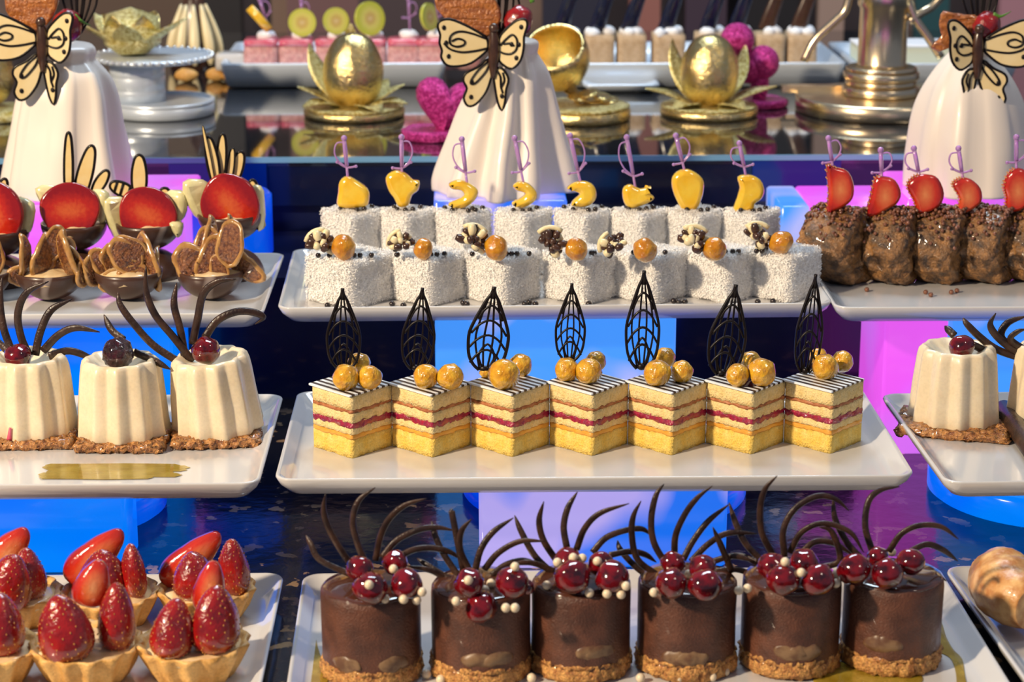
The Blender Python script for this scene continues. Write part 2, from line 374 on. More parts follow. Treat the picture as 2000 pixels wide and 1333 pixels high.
block(-190, 338, 1.93, .1435, .12, GL['blue'], 'blue glowing block behind the white panna cottas, under the chocolate cups')
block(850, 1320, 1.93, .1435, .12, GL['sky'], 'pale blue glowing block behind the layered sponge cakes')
block(1726, 1850, 1.93, .1435, .12, GL['pink'], 'hot pink glowing block behind the panna cotta under the brown truffle plate')
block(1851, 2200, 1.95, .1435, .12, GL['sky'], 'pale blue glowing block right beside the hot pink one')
block(58, 372, 2.145, .203, .15, GL['pink'], 'pink glowing block behind the strawberry cups, under the white draped cone', .1285)
drum(464, 2.235, .046, .196, GL['deep'], 'deep blue glowing drum beside the pink block and the strawberry cups', .1285)
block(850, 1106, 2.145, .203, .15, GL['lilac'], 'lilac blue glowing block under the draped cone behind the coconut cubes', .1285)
block(1755, 2080, 2.145, .203, .15, GL['pink'], 'pink glowing block under the draped cone behind the strawberry topped truffles', .1285)
block(1572, 1746, 2.20, .184, .11, GL['pink'], 'low pink glowing block between the coconut cubes and the brown truffles', .1285)
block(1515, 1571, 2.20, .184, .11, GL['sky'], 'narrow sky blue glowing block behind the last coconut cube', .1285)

# ------------------------------------------------------------------ plates
PW, PD, PH = .50, .238, .018
def plate_mesh():
    g = G(); rings = []
    for ins, z in ((.060, 0), (.018, 0), (.010, .0025), (.003, .010), (.0, .0165), (.0005, .0178), (.0018, .018), (.0035, .0172), (.010, .0105), (.016, .0082), (.024, .0075), (.05, .0075)):
        rings.append([(x, y, z) for x, y in rrect(PW-2*ins, PD-2*ins, max(.004, .014-ins*.2), 6)])
    loops(g, rings); return mesh('serving_plate', g, M['china'])
pm = plate_mesh()
plates = {}
def plate(key, corner, which, z, ang, label, sx=1, sy=1, edge=None):
    """which: 'FL', 'FR', 'BL': the outer rim corner seen at the pixel; z is the rim height"""
    c = P(*corner, z)
    if edge: e_ = P(*edge, z) - c; e_ = e_ if e_.y > 0 else -e_; ang = math.atan2(e_.y, e_.x) - PI/2
    u = Vector((math.cos(ang), math.sin(ang), 0)); v = Vector((-u.y, u.x, 0)); w2, d2 = PW*sx/2, PD*sy/2
    ctr = c + u*(w2 if which[1] == 'L' else -w2) + v*(d2 if which[0] == 'F' else -d2)
    o = link('serving_plate', pm, None, (ctr.x, ctr.y, z - PH), (0, 0, ang), (sx, sy, 1))
    tag(o, label, 'plate', 'rectangular white serving plates'); plates[key] = o; return o
def fitw(a, b, z): d = P(*b, z) - P(*a, z); return d.length, math.atan2(d.y, d.x)
w2_, a2_ = fitw((535, 937), (1789, 929), .10)
plate('2c', (535, 937), 'FL', .10, a2_, 'white plate under the row of seven layered sponge cakes', w2_/PW)
plate('2l', (506, 944), 'FR', .10, R(-.3), 'white plate under the panna cottas, with a brushed amber sauce stripe')
plate('2r', (1846, 943), 'FL', .10, R(-1.2), 'white plate under the panna cotta that stands before the pink glowing block', edge=(1699, 742))
w3_, a3_ = fitw((541, 602), (1629, 592), .162)
plate('3c', (541, 602), 'FL', .162, a3_, 'white plate under the two rows of coconut cubes', w3_/PW)
plate('3l', (514, 612), 'FR', .162, R(-.4), 'white plate under the chocolate cups of strawberry and fig')
plate('3r', (1632, 601), 'FL', .162, R(-.6), 'white plate under the brown truffles on picks of strawberry')
w1_, a1_ = fitw((592, 1120), (1831, 1103), .019)
plate('1c', (592, 1120), 'BL', .019, a1_, 'white plate under the row of chocolate mousse cylinders', w1_/PW, 1.12)
plate('1l', (556, 1118), 'BR', .019, 0, 'white plate under the strawberry tarts', 1, 1.12)
plate('1r', (1841, 1106), 'BL', .019, R(-2), 'white plate under the golden croissant', 1, 1.12, edge=(1985, 1306))
Z1, Z2, Z3, ZS = .0085, .0895, .1515, .2102          # plate floors and shelf top

# ------------------------------------------------------------------ chocolate curls
def curl(root, pts, y0, dy=0, r=.0019, flat=.5, name='chocolate_curl', m='curl'):
    n = len(pts); base = root.location
    w_ = [PY(x, y, y0 + dy*i/(n-1)) - base for i, (x, y) in enumerate(pts)]
    q = spline(w_, 6); g = G()
    tube(g, q, lambda t: r*(1.0 - .12*t)*(1 - max(0, (t-.6)/.4)**2*.85), 8, flat=flat)
    return part(name, g, M[m], root)

# ------------------------------------------------------------------ front plate: chocolate mousse cylinders
mo, cr, gz = [], [], []
for s in range(3):
    g = G(); lathe(g, [(.033, .004), (.0352, .010), (.0355, .016), (.0355, .040), (.0356, .060), (.0352, .0645), (.034, .066), (.0, .0663)], 48, amp=.0006, freq=90, seed=s)
    mo.append(mesh('mousse', g, M['mousse']))
    g = G(); lathe(g, [(.033, 0), (.0362, .002), (.0366, .0055), (.0362, .0095), (.0350, .0125), (.033, .013)], 90, amp=.0028, freq=330, seed=s+5)
    lathe(g, [(.035, .011), (.0362, .0125), (.0350, .0150)], 90, amp=.0026, freq=420, seed=s+9); cr.append(mesh('biscuit_base', g, M['crumb']))
    g = G(); lathe(g, [(.0345, .0655), (.0338, .0668), (.028, .0672), (0, .0673)], 40, amp=.0006, freq=70, seed=s); gz.append(mesh('glaze', g, M['glaze']))
chm = []
for s in range(3):
    g = G(); blob(g, (0, 0, 0), (1, .97, .93), 20, 14, amp=.13, freq=1.3, seed=s+2); chm.append(mesh('cherry', g, M['cherry']))
g = G(); blob(g, (0, 0, 0), 1, 10, 8); pearl_me = mesh('sugar_pearl', g, M['pearl'])
g = G(); blob(g, (0, 0, 0), 1, 8, 6); bpearl_me = mesh('chocolate_pearl', g, M['blackpearl'])
MOUSSE = [
 ((727, 1312), 'chocolate mousse cylinder beside the plate edge nearest the strawberry tarts',
  [((703,1112),29),((772,1100),27),((723,1150),33),((794,1142),33)],
  [(721,1144),(752,1170),(769,1110),(789,1167),(814,1173),(820,1155)],
  [[(690,1125),(626,1095),(607,1063),(597,1046)],[(690,1110),(662,1069),(641,1030),(632,996),(636,965)],[(715,1105),(698,1060),(689,1018),(701,978),(733,953)],
   [(734,1095),(743,1048),(762,1012),(792,987),(833,974)],[(746,1090),(774,1057),(816,1036),(852,1031),(888,1037)],[(772,1092),(807,1075),(840,1071),(876,1078),(906,1096)]]),
 ((940, 1308), 'chocolate mousse cylinder with one cherry hanging low over its front rim',
  [((917,1140),31),((1000,1138),33),((1028,1148),17),((940,1187),34)],
  [(915,1135),(959,1140),(947,1153),(988,1188),(1006,1188),(1005,1112),(891,1175)],
  [[(897,1128),(867,1084),(849,1045),(843,1018)],[(917,1115),(899,1075),(901,1039),(921,1014)],[(928,1113),(940,1072),(964,1039),(1003,1012)],
   [(946,1113),(973,1081),(1016,1058),(1066,1058)],[(960,1125),(988,1104),(1025,1096),(1072,1112)],[(890,1140),(840,1108),(814,1091)],[(890,1150),(849,1118),(796,1106)],[(905,1115),(884,1009),(883,999)]]),
 ((1134, 1300), 'chocolate mousse cylinder topped with four cherries and many white pearls',
  [((1110,1098),30),((1174,1103),28),((1118,1128),36),((1196,1128),34)],
  [(1092,1099),(1118,1091),(1133,1092),(1168,1098),(1151,1159),(1187,1156),(1213,1162),(1219,1143),(1068,1144)],
  [[(1085,1125),(1045,1087),(1018,1039),(1005,1007)],[(1090,1100),(1062,1057),(1053,1018),(1062,980)],[(1107,1070),(1101,1030),(1109,993),(1128,961)],
   [(1126,1074),(1142,1033),(1172,1003),(1229,984)],[(1157,1080),(1184,1051),(1224,1036),(1254,1034),(1272,1046)],[(1190,1085),(1230,1078),(1260,1084),(1282,1099)],[(1085,1118),(1039,1100),(998,1103)]]),
 ((1339, 1297), 'chocolate mousse cylinder whose tall curls reach over the lilac glowing block',
  [((1314,1100),25),((1372,1110),28),((1312,1140),32),((1378,1144),34)],
  [(1277,1158),(1345,1122),(1443,1154)],
  [[(1285,1140),(1242,1108),(1212,1075),(1206,1056)],[(1285,1125),(1245,1093),(1234,1045),(1237,1009),(1252,979)],[(1300,1102),(1277,1060),(1272,1015),(1281,969),(1297,946)],
   [(1317,1085),(1320,1045),(1339,1003),(1363,972),(1391,950)],[(1334,1094),(1354,1057),(1384,1018),(1425,985)],[(1349,1098),(1384,1063),(1423,1042),(1480,1043)],
   [(1390,1098),(1432,1087),(1474,1097)],[(1395,1118),(1438,1113),(1483,1128)],[(1430,1118),(1412,1075),(1392,1030)]]),
 ((1541, 1293), 'chocolate mousse cylinder with wide arching curls before the dark counter gap',
  [((1508,1108),29),((1570,1100),31),((1530,1132),34),((1598,1134),33)],
  [(1533,1103),(1560,1121),(1633,1122),(1460,1150)],
  [[(1490,1098),(1456,1062),(1436,1020),(1424,982)],[(1510,1086),(1488,1040),(1485,991),(1495,955),(1518,930)],[(1532,1088),(1530,1036),(1553,994),(1595,970),(1631,975),(1658,998)],
   [(1542,1080),(1566,1040),(1608,1023),(1660,1040),(1687,1080)],[(1566,1080),(1592,1059),(1628,1062),(1668,1086)],[(1480,1100),(1449,1087),(1412,1086)],[(1600,1110),(1640,1095),(1625,1040),(1600,1030)]]),
 ((1738, 1287), 'smooth chocolate mousse cylinder beside the amber sauce drizzle',
  [((1714,1088),22),((1778,1098),29),((1668,1114),33),((1733,1121),32)],
  [(1742,1079),(1633,1140)],
  [[(1705,1082),(1690,1030),(1696,981),(1719,958),(1757,951)],[(1736,1078),(1761,1043),(1797,1027),(1839,1030),(1872,1054)],[(1777,1078),(1810,1064),(1842,1075),(1871,1097)],
   [(1790,1112),(1815,1112),(1849,1136)],[(1680,1090),(1654,1060),(1631,1014),(1627,970)]]),
]
for i, (bp, lab, chs, prs, cls) in enumerate(MOUSSE):
    b = P(*bp, Z1); b.z = Z1; t = thing('mousse_cake', lab, 'dessert', b, 'chocolate mousse cakes on the front plate')
    rz = i*1.3
    link('biscuit_base', cr[i % 3], t, rot=(0, 0, rz)); link('mousse', mo[i % 3], t, rot=(0, 0, rz)); link('glaze', gz[i % 3], t, (0, 0, -.0003), (0, 0, rz))
    zt = b.z + .0672; k = mpp(b + Vector((0, 0, .066))); balls = []
    for j, ((x, y), r) in enumerate(chs):
        rr = r*k*.98; c = P(x, y, zt + rr*(1.0 if j > 1 or y > 1125 else 1.35))
        if j == 3 and i == 1: c = PY(x, y, b.y - .031)
        balls.append((c, rr))
        link('cherry', chm[(i+j) % 3], t, c - b, (random.uniform(-.5, .5), random.uniform(-.5, .5), random.uniform(0, 6)), rr)
    for x, y in prs:
        c = on_px(x, y, balls, zt, .0033); link('sugar_pearl', pearl_me, t, c - b, s=.0033)
    for j, cl in enumerate(cls): curl(t, cl, b.y + .014 - .002*(j % 3), (.012, -.006, .004, -.010, .008)[j % 5], r=.0025)
    for a in (R(-120 + 25*i % 60), R(-62 - 9*i)):
        g = G(); blob(g, (math.cos(a)*.0334, math.sin(a)*.0334, .019 + .003*(i % 3)), (.0120, .0034, .0068), 20, 10, amp=.0015, freq=160, seed=i, rot=Matrix.Rotation(a + PI/2, 3, 'Z'))
        part('pear_chunk', g, M['pear'], t, label='pale pear chunk')
LOOSE = [(1074,1299,'beside the broken biscuit crumb'),(1038,1325,'before the second mousse cylinder'),(1140,1327,'before the mousse cylinder with many pearls'),
 (1251,1325,'between two mousse cylinders before the lilac block'),(1325,1326,'before the mousse cylinder with the tall curls'),(1391,1323,'before the right side of the tall-curled mousse cylinder'),
 (1416,1313,'behind another pearl, near the gap before the arching curls'),(861,1328,'in the gap between the first two mousse cylinders'),(833,1318,'against the foot of the first mousse cylinder')]
for x, y, lab in LOOSE:
    o = link('sugar_pearl', pearl_me, None, P(x, y, Z1 + .0033), s=.0034); o.location.z = Z1 + .0034
    tag(o, 'loose white sugar pearl ' + lab, 'sugar pearl', 'sugar pearls lying on the front plate')
g = G(); blob(g, (0, 0, .004), (.011, .007, .0045), 16, 8, amp=.003, freq=300, seed=4)
o = part('biscuit_crumb', g, M['crumb'], loc=P(1062, 1312, Z1)); tag(o, 'knobbly brown biscuit crumb lying on the front plate under a pearl', 'crumb')
def puddle(px, z, name, lab, m='sauce', cat='sauce', th=.0007):
    pts = closed([P(x, y, z) for x, y in px], 5); c = sum(pts, Vector())/len(pts); g = G()
    loops(g, [[p - c for p in pts], [(p - c)*.985 + Vector((0, 0, th*.7)) for p in pts], [(p - c)*.93 + Vector((0, 0, th)) for p in pts]])
    o = part(name, g, M[m], loc=c); tag(o, lab, cat); return o
puddle([(1822,1212),(1838,1215),(1848,1245),(1862,1270),(1880,1290),(1886,1325),(1893,1360),(1872,1360),(1868,1320),(1858,1290),(1840,1278),(1822,1275),(1815,1260),(1826,1240)], Z1 + .0002, 'sauce_drizzle', 'glossy amber sauce drizzle on the plate beside the smooth mousse cylinder')
puddle([(1620,1290),(1660,1300),(1720,1318),(1790,1315),(1800,1335),(1740,1350),(1650,1348),(1590,1335),(1600,1305)], Z1 + .0002, 'sauce_puddle', 'thin amber sauce puddle before the last two mousse cylinders')
puddle([(590,1210),(612,1215),(620,1260),(632,1300),(640,1340),(600,1350),(588,1290)], Z1 + .0002, 'sauce_puddle', 'faint amber sauce puddle at the plate side nearest the tarts')

# ------------------------------------------------------------------ strawberry tarts
def seeds(prof, n, s=.0007, seed=0):
    rnd = random.Random(seed); g = G()
    for i in range(n):
        u = (i+.5)/n; k = u*(len(prof)-1); a = int(k); f = k-a; r = prof[a][0]*(1-f) + prof[min(a+1, len(prof)-1)][0]*f; z = prof[a][1]*(1-f) + prof[min(a+1, len(prof)-1)][1]*f
        th = i*2.39996 + rnd.uniform(-.2, .2); c = (r*1.005*math.cos(th), r*1.005*math.sin(th), z)
        if r < .002: continue
        blob(g, c, (s*.75, s*.75, s*1.15), 5, 4)
    return g
bprof = [(0, 0), (.008, .0005), (.0145, .004), (.0178, .010), (.0185, .017), (.0172, .026), (.0140, .035), (.0095, .043), (.0048, .048), (0, .050)]
bprofs = [(q.x, q.z) for q in spline([(r, 0, z) for r, z in bprof], 3)]
g = G(); lathe(g, bprofs, 28, amp=.0012, freq=60); berry_me = mesh('strawberry', g, M['berry'])
seed_me = mesh('seeds', seeds(bprofs[2:], 190), M['seed'])
shell_me = []
for s in range(3):
    flu = lambda a, k: 1 + .055*math.cos(14*a)*(1 if k in (1, 2, 3, 4, 5) else .3)
    g = G(); lathe(g, [(.0, 0), (.026, 0), (.0285, .003), (.033, .012), (.0375, .022), (.0395, .0255), (.0385, .0275), (.0350, .0255), (.033, .0215), (0, .021)], 112, fr=flu, amp=.0011, freq=130, seed=s)
    shell_me.append(mesh('tart_shell', g, M['shell']))
g = G(); lathe(g, [(.0345, .0205), (.0335, .0235), (.026, .0252), (0, .0258)], 32, amp=.0022, freq=90); cust_me = mesh('custard', g, M['custard'])
g = G(); lathe(g, [(r, z - .024) for r, z in bprofs], 24, amp=.001, freq=70); g.v = [(x, y*.42 + (.003 if y > 0 else 0), z) for x, y, z in g.v]; slice_me = mesh('strawberry_half', g, M['cutpale'])
TARTS = [
 ((172, 1322), 'front row strawberry tart with a pointed cut berry behind two whole ones', 1,
  [('b', (137, 1286), (1.06, .9, .98), -.12, .0), ('b', (226, 1268), (.74, .8, 1.0), .05, .004), ('s', (182, 1142), (.72, 1, .72), .35, .010)]),
 ((380, 1318), 'front row strawberry tart nearest the plate edge, its broad berry leaning inward', 1,
  [('b', (328, 1285), (.85, .8, .86), .28, .0), ('b', (418, 1272), (1.02, .9, .98), .10, .002), ('s', (410, 1148), (.62, 1, .78), .20, .010)]),
 ((-28, 1330), 'strawberry tart in the front row cut off by the picture side', 1,
  [('b', (5, 1270), (1.1, .9, .90), -.03, .0), ('b', (-70, 1270), (1, .9, .9), -.1, .0), ('s', (-30, 1180), (.7, 1, .8), .3, .01)]),
 ((28, 1214), 'strawberry tart in the back row, two berries standing apart before the bright block', .93,
  [('b', (12, 1182), (.95, .9, .92), -.25, -.004), ('b', (60, 1168), (.68, .8, .82), .06, .0), ('s', (12, 1082), (.75, 1, .98), .75, .014)]),
 ((218, 1214), 'strawberry tart in the back row with a long slice leaning far out over its side', .93,
  [('b', (202, 1166), (.98, .9, .78), -.02, .0), ('b', (263, 1166), (.52, .7, .86), .04, .003), ('s', (186, 1090), (.78, 1, 1.15), .82, .014)]),
 ((405, 1206), 'strawberry tart in the back row standing before the dark counter', .93,
  [('b', (383, 1162), (.98, .9, .74), .12, .0), ('b', (457, 1160), (.62, .7, .90), .05, .003), ('s', (374, 1095), (.74, 1, 1.18), .85, .014)]),
]
for i, (bp, lab, sc_, bs) in enumerate(TARTS):
    b = P(*bp, Z1); b.z = Z1; t = thing('strawberry_tart', lab, 'tart', b, 'strawberry tarts')
    link('tart_shell', shell_me[i % 3], t, rot=(0, 0, i*.7), s=sc_); link('custard', cust_me, t, rot=(0, 0, i), s=sc_)
    for kind, px, s, tilt, dy in bs:
        c = P(*px, Z1 + .024*sc_); c = c - b; c.z = .0245*sc_ - .002; c.y = max(-.022, min(.02, c.y)) + dy
        if kind == 's': c = PY(*px, b.y + dy) - b
        if kind == 'b':
            o = link('strawberry', berry_me, t, c, (0, tilt, i*.9), s); link('seeds', seed_me, o, kind='stuff')
        else:
            o = link('strawberry_half', slice_me, t, c, (0, tilt, .15), s)
# ------------------------------------------------------------------ panna cottas on crisp bases
def cotta_mesh(s, H=.064):
    nf = 11; w_ = [0, 1, 1, 1, 1, 1, 1, .9, .75, .6, .35, .1, 0]
    pr = [(.0, 0), (.0365, 0), (.0372, .0015), (.0360, .012), (.0345, .03), (.0328, .048), (.0318, .056), (.0306, .0612), (.0280, H), (.0250, H-.0006), (.0200, H-.0050), (.0120, H-.0085), (0, H-.009)]
    def fr(a, k):
        v = abs(((nf*a/(2*PI)) % 1)*2 - 1); v = v*v*(3 - 2*v)*.35 + v*.65; return 1 + (.125*v - .06)*w_[k]
    g = G(); lathe(g, pr, 144, fr=fr, amp=.0004, freq=60, seed=s); return mesh('panna_cotta', g, M['panna'])
cot = [cotta_mesh(0), cotta_mesh(1)]
crisp = []
for s in range(3):
    g = G(); sub_box(g, 0, 0, 0, .0068, .0730, .070, n=32, nz=3, rnd=.003, amp=.0036, freq=330, seed=s+3); crisp.append(mesh('crisp_base', g, M['granola']))
rasp = []
g = G(); blob(g, (0, 0, 0), (1, .95, 1.02), 22, 14, amp=.16, freq=2.6, seed=3); rasp = mesh('dark_cherry', g, M['darkcherry'])
COT = [
 ((64, 852), Z2, 'white fluted panna cotta with five curls and a red stain running down its front', (35, 697, 27), 'c', -.04,
  [[(24,690),(7,641),(0,589),(4,541)],[(57,695),(41,658),(35,613),(52,572),(95,550)],[(69,694),(79,648),(100,606),(140,585)],[(84,686),(114,655),(148,641),(195,649)],[(95,696),(138,686),(194,707)],[(30,700),(8,680),(-20,650)]]),
 ((242, 858), Z2, 'white fluted panna cotta topped with a very dark cherry and a single short curl', (230, 690, 31), 'd', -.02,
  [[(242,665),(217,644),(203,615)],[(262,688),(297,703),(333,722)]]),
 ((428, 850), Z2, 'white fluted panna cotta with tall hooked curls beside the plate corner', (403, 685, 29), 'c', -.07,
  [[(350,708),(300,675),(262,634),(235,596),(230,570)],[(376,706),(338,658),(304,617),(286,572),(285,521)],[(362,703),(352,644),(340,596),(345,553)],
   [(376,672),(386,624),(397,575),(424,551),(461,546)],[(400,660),(424,627),(459,610),(493,610),(515,621),(498,634)]]),
 ((1862, 832), Z2, 'white fluted panna cotta on a jutting dark crisp base before the pink glowing block', (1878, 678, 26), 'c', .03,
  [[(1864,656),(1845,637)],[(1925,688),(1905,676),(1884,668)]]),
 ((2052, 832), Z2, 'white fluted panna cotta cut off by the picture side, its curls spraying toward its neighbour', (2050, 678, 26), 'c', .05,
  [[(2003,702),(1949,684),(1914,659),(1889,634),(1881,621)],[(2000,695),(1971,678),(1945,655),(1934,634),(1945,612)],[(2005,690),(1957,662),(1967,632),(2004,618)],[(2010,690),(1974,665),(1986,649),(2004,643)]]),
]
for i, (bp, z, lab, ch, kind, tilt, cls) in enumerate(COT):
    b = P(*bp, z); b.z = z; t = thing('panna_cotta_dessert', lab, 'dessert', b, 'fluted panna cottas')
    if i == 3: link('crisp_base', crisp[0], t, (-.001, -.008, .001), (0, 0, -.30), (1.26, 1.0, 1))
    else: link('crisp_base', crisp[i % 3], t, (.002 if i != 2 else -.001, -.007, .001), (0, 0, (.03, -.04, .10, 0, .1)[i]), (1.0, .95, 1))
    o = link('panna_cotta', cot[i % 2], t, (0, 0, .0068), (0, R(-5) if i == 2 else 0, .2*i))
    k = mpp(b + Vector((0, 0, .07))); r = ch[2]*k; c = PY(ch[0], ch[1], b.y - .010) - b
    link('cherry', rasp if kind == 'd' else chm[i % 3], t, c, (0, .3, i), r)
    for j, cl in enumerate(cls): curl(t, cl, b.y + .004, (.010, -.008, .006, -.010, .012)[j % 5], r=.0034, flat=.5)
    if i == 0:
        g = G(); pts = [PY(x, y, b.y - .0368 + .004*(y < 780)) - b for x, y in ((20, 836), (19, 848), (18, 860))]; tube(g, spline(pts, 4), lambda t_: .0012 + .0012*t_, 6, flat=.3)
        part('red_juice', g, M['wine'], t)
g = G(); c0 = P(225, 921, Z2)
for q, (xa, xb, ya, yb) in enumerate(((88, 352, 907, 913), (76, 372, 911, 918), (92, 366, 916, 923), (84, 340, 921, 928), (74, 356, 926, 933), (70, 300, 931, 938))):
    pts = [P(xa + 6*(q % 2), ya + 3, Z2)] + [P(xa + (xb-xa)*u, ya + .8*math.sin(q + 9*u), Z2) for u in (.04, .3, .6, .96)] + [P(xb, yb - 3, Z2)] + [P(xa + (xb-xa)*u, yb + .8*math.sin(q*2 + 7*u), Z2) for u in (.95, .6, .3, .05)]
    pts.reverse(); pts = [p - c0 + Vector((0, 0, .0002 + .0001*q)) for p in pts]
    loops(g, [pts, [p + Vector((0, 0, .0003)) for p in pts]])
o = part('sauce_stripe', g, M['sauce'], loc=c0, smooth=False); tag(o, 'brushed amber sauce stripe on the plate before the panna cottas', 'sauce')
for (x0, y0, x1, y1, r, lab) in ((1960, 800, 2030, 900, .0085, 'rolled dark chocolate stick lying between the two panna cottas'), (1975, 838, 2040, 880, .0055, 'broken pale-ended chocolate stick lying beside the jutting crisp base')):
    a, b2 = P(x0, y0, Z2 + r), P(x1, y1, Z2 + r); g = G(); tube(g, [a - a, (b2-a)*.33, (b2-a)*.66, b2-a], r, 16)
    o = part('chocolate_stick', g, M['curl'], loc=a); tag(o, lab, 'chocolate stick')

# ------------------------------------------------------------------ seven layered sponge cakes
p0, p1 = P(690, 871, Z2), P(1606, 862, Z2); HX = abs(p1.x - p0.x)/12 - .00003
OS, OR = .0485, R(45 + 1.5)
def layer(z0, z1, m, name, amp, ins=0, seed=0, n=16):
    g = G(); sub_box(g, 0, 0, z0, z1, OS-2*ins, OS-2*ins, n=n, nz=3, rnd=.0016, rot=OR, amp=amp, freq=330, seed=seed); g.v = [(max(-HX, min(HX, x)), y, z) for x, y, z in g.v]; return mesh(name, g, M[m])
LAY = [(0, .0150, 'sponge2', 'sponge_layer', .0011, 0), (.0146, .0182, 'apricot', 'apricot_layer', .0011, .0002), (.0180, .0240, 'sponge', 'sponge_layer', .0010, 0),
       (.0230, .0279, 'jam', 'raspberry_layer', .0022, -.0002), (.0270, .0350, 'sponge', 'sponge_layer', .0011, 0), (.0347, .0372, 'caramel', 'caramel_layer', .0013, -.0001), (.0369, .0480, 'sponge', 'sponge_layer', .0011, 0)]
lay_me = [[layer(*L_[:2], L_[2], L_[3], L_[4], L_[5], seed=s*9+q) for q, L_ in enumerate(LAY)] for s in range(2)]
g = G(); rings = []
for ins, z in ((0, 0), (0, .0013), (.0003, .0015)): rings.append([(x, y, z) for x, y in rrect(.0490-2*ins, .0490-2*ins, .0009, 2)])
loops(g, rings); board_me = mesh('striped_board', g, M['board'], False)
nut_me = []
for s in range(3):
    g = G(); pr = [(0, -.95), (.35, -.9), (.72, -.68), (.95, -.25), (1, .1), (.90, .5), (.62, .82), (.30, .98), (0, 1.06)]
    lathe(g, [(q.x, q.z) for q in spline([(a, 0, b) for a, b in pr], 2)], 20, fr=lambda a, k: 1 + .035*math.cos(7*a), amp=.09, freq=1.6, seed=s); nut_me.append(mesh('hazelnut', g, M['nut']))
def feather_mesh(s, W=1.0):
    """unit lattice of piped chocolate: height 1 along z"""
    rnd = random.Random(s); g = G(); r = .0175
    hw = lambda z: .205*W*math.sin(PI*min(1, (z+.02)/1.0)**.62)*(1.0 if z > .4 else .92) + .01
    ol = [(-hw(z), 0, z) for z in (0, .06, .16, .3, .45, .6, .74, .86)] + [(-.02, 0, .93), (0.0, 0, 1.0), (.02, 0, .93)] + [(hw(z), 0, z) for z in (.86, .74, .6, .45, .3, .16, .06, 0)]
    tube(g, spline(ol, 3), r*1.1, 6); tube(g, [(0, 0, .88), (0, 0, 1.0), (.0, 0, 1.02)], r*1.5, 6)
    for x in (-.10, -.035, .035, .10): tube(g, spline([(x*W*.55, 0, .0), (x*W*1.3, .004, .35), (x*W*1.1 + rnd.uniform(-.01, .01), .004, .62), (x*W*.4, 0, .90)], 4), r*.72, 6)
    for z in (.22, .40, .58, .76):
        h = hw(z-.08)*.96; tube(g, spline([(-h, 0, z-.14), (-h*.55, -.008, z-.02), (0, -.01, z+.035), (h*.55, -.008, z-.02), (h, 0, z-.14)], 4), r*.8, 6)
    tube(g, spline([(-.03, 0, .02), (-.08, .01, .18), (0, .01, .32), (.08, .01, .18), (.03, 0, .02)], 4), r*.8, 6)
    blob(g, (0, 0, .02), (.06, .04, .04), 10, 6)
    return mesh('piped_feather', g, M['thread'])
fea = [feather_mesh(s) for s in range(3)]
OPERA = [  # base centre px, nuts, feather (top, bottom, width px, turn), label
 (686, [(675,737,27),(722,737,25),(702,711,24)], ((669,567),(672,722),66,0), 'layered sponge cake with three hazelnuts at the plate end beside the panna cottas'),
 (842, [(832,735,26),(879,736,27)], ((825,566),(812,722),64,.1), 'layered sponge cake with just two hazelnuts side by side'),
 (993, [(984,731,32),(1017,713,24),(948,728,12)], ((965,564),(947,724),80,0), 'layered sponge cake with one large fused caramel hazelnut and the widest feather'),
 (1142, [(1107,722,25),(1150,725,27),(1164,706,22)], ((1117,557),(1112,705),58,0), 'layered sponge cake in the middle of the row of seven'),
 (1292, [(1283,729,28),(1299,699,22),(1332,726,23)], ((1258,533),(1253,720),66,0), 'layered sponge cake under the tallest piped feather'),
 (1446, [(1441,733,24),(1488,727,29),(1466,706,22)], ((1437,560),(1410,732),72,.3), 'layered sponge cake with dark chocolate smeared under its hazelnuts'),
 (1606, [(1612,717,27),(1598,697,19),(1646,706,23)], ((1593,540),(1572,728),52,.8), 'layered sponge cake at the end of the row with a narrow leaning feather'),
]
p0, p1 = P(690, 871, Z2), P(1606, 862, Z2)
for i, (px, nuts, (ft, fb, fw, fturn), lab) in enumerate(OPERA):
    b = p0.lerp(p1, i/6); b.z = Z2; t = thing('layered_sponge_cake', lab, 'cake', b, 'striped layered sponge cakes')
    for q in lay_me[i % 2]: link(q.name.split('.')[0], q, t, s=(1, 1, 1.1))
    link('striped_board', board_me, t, (-.0012, -.0005, .0529), (R(1.0), 0, OR))
    zt = Z2 + .0545; k = mpp(b)
    for j, (x, y, r) in enumerate(nuts):
        rr = r*k*.95; c = P(x, y, zt + rr*.9) - b; c.z = .0545 + rr*.85
        link('hazelnut', nut_me[(i+j) % 3], t, c, (random.uniform(-.6, .6), random.uniform(-.6, .6), j*2), rr)
    fy = b.y + .010; A, B = PY(*ft, fy), PY(*fb, fy); B.z = max(B.z, zt); d = A - B
    sc_ = d.length; link('piped_feather', fea[i % 3], t, B - b, (0, math.atan2(d.x, d.z), 0), (fw*k/.42, sc_, sc_))
    if i == 5:
        g = G(); blob(g, P(1463, 752, zt) - b + Vector((0, 0, .003)), (.010, .006, .006), 14, 8, amp=.004, freq=160); part('chocolate_smear', g, M['darkcherry'], t)

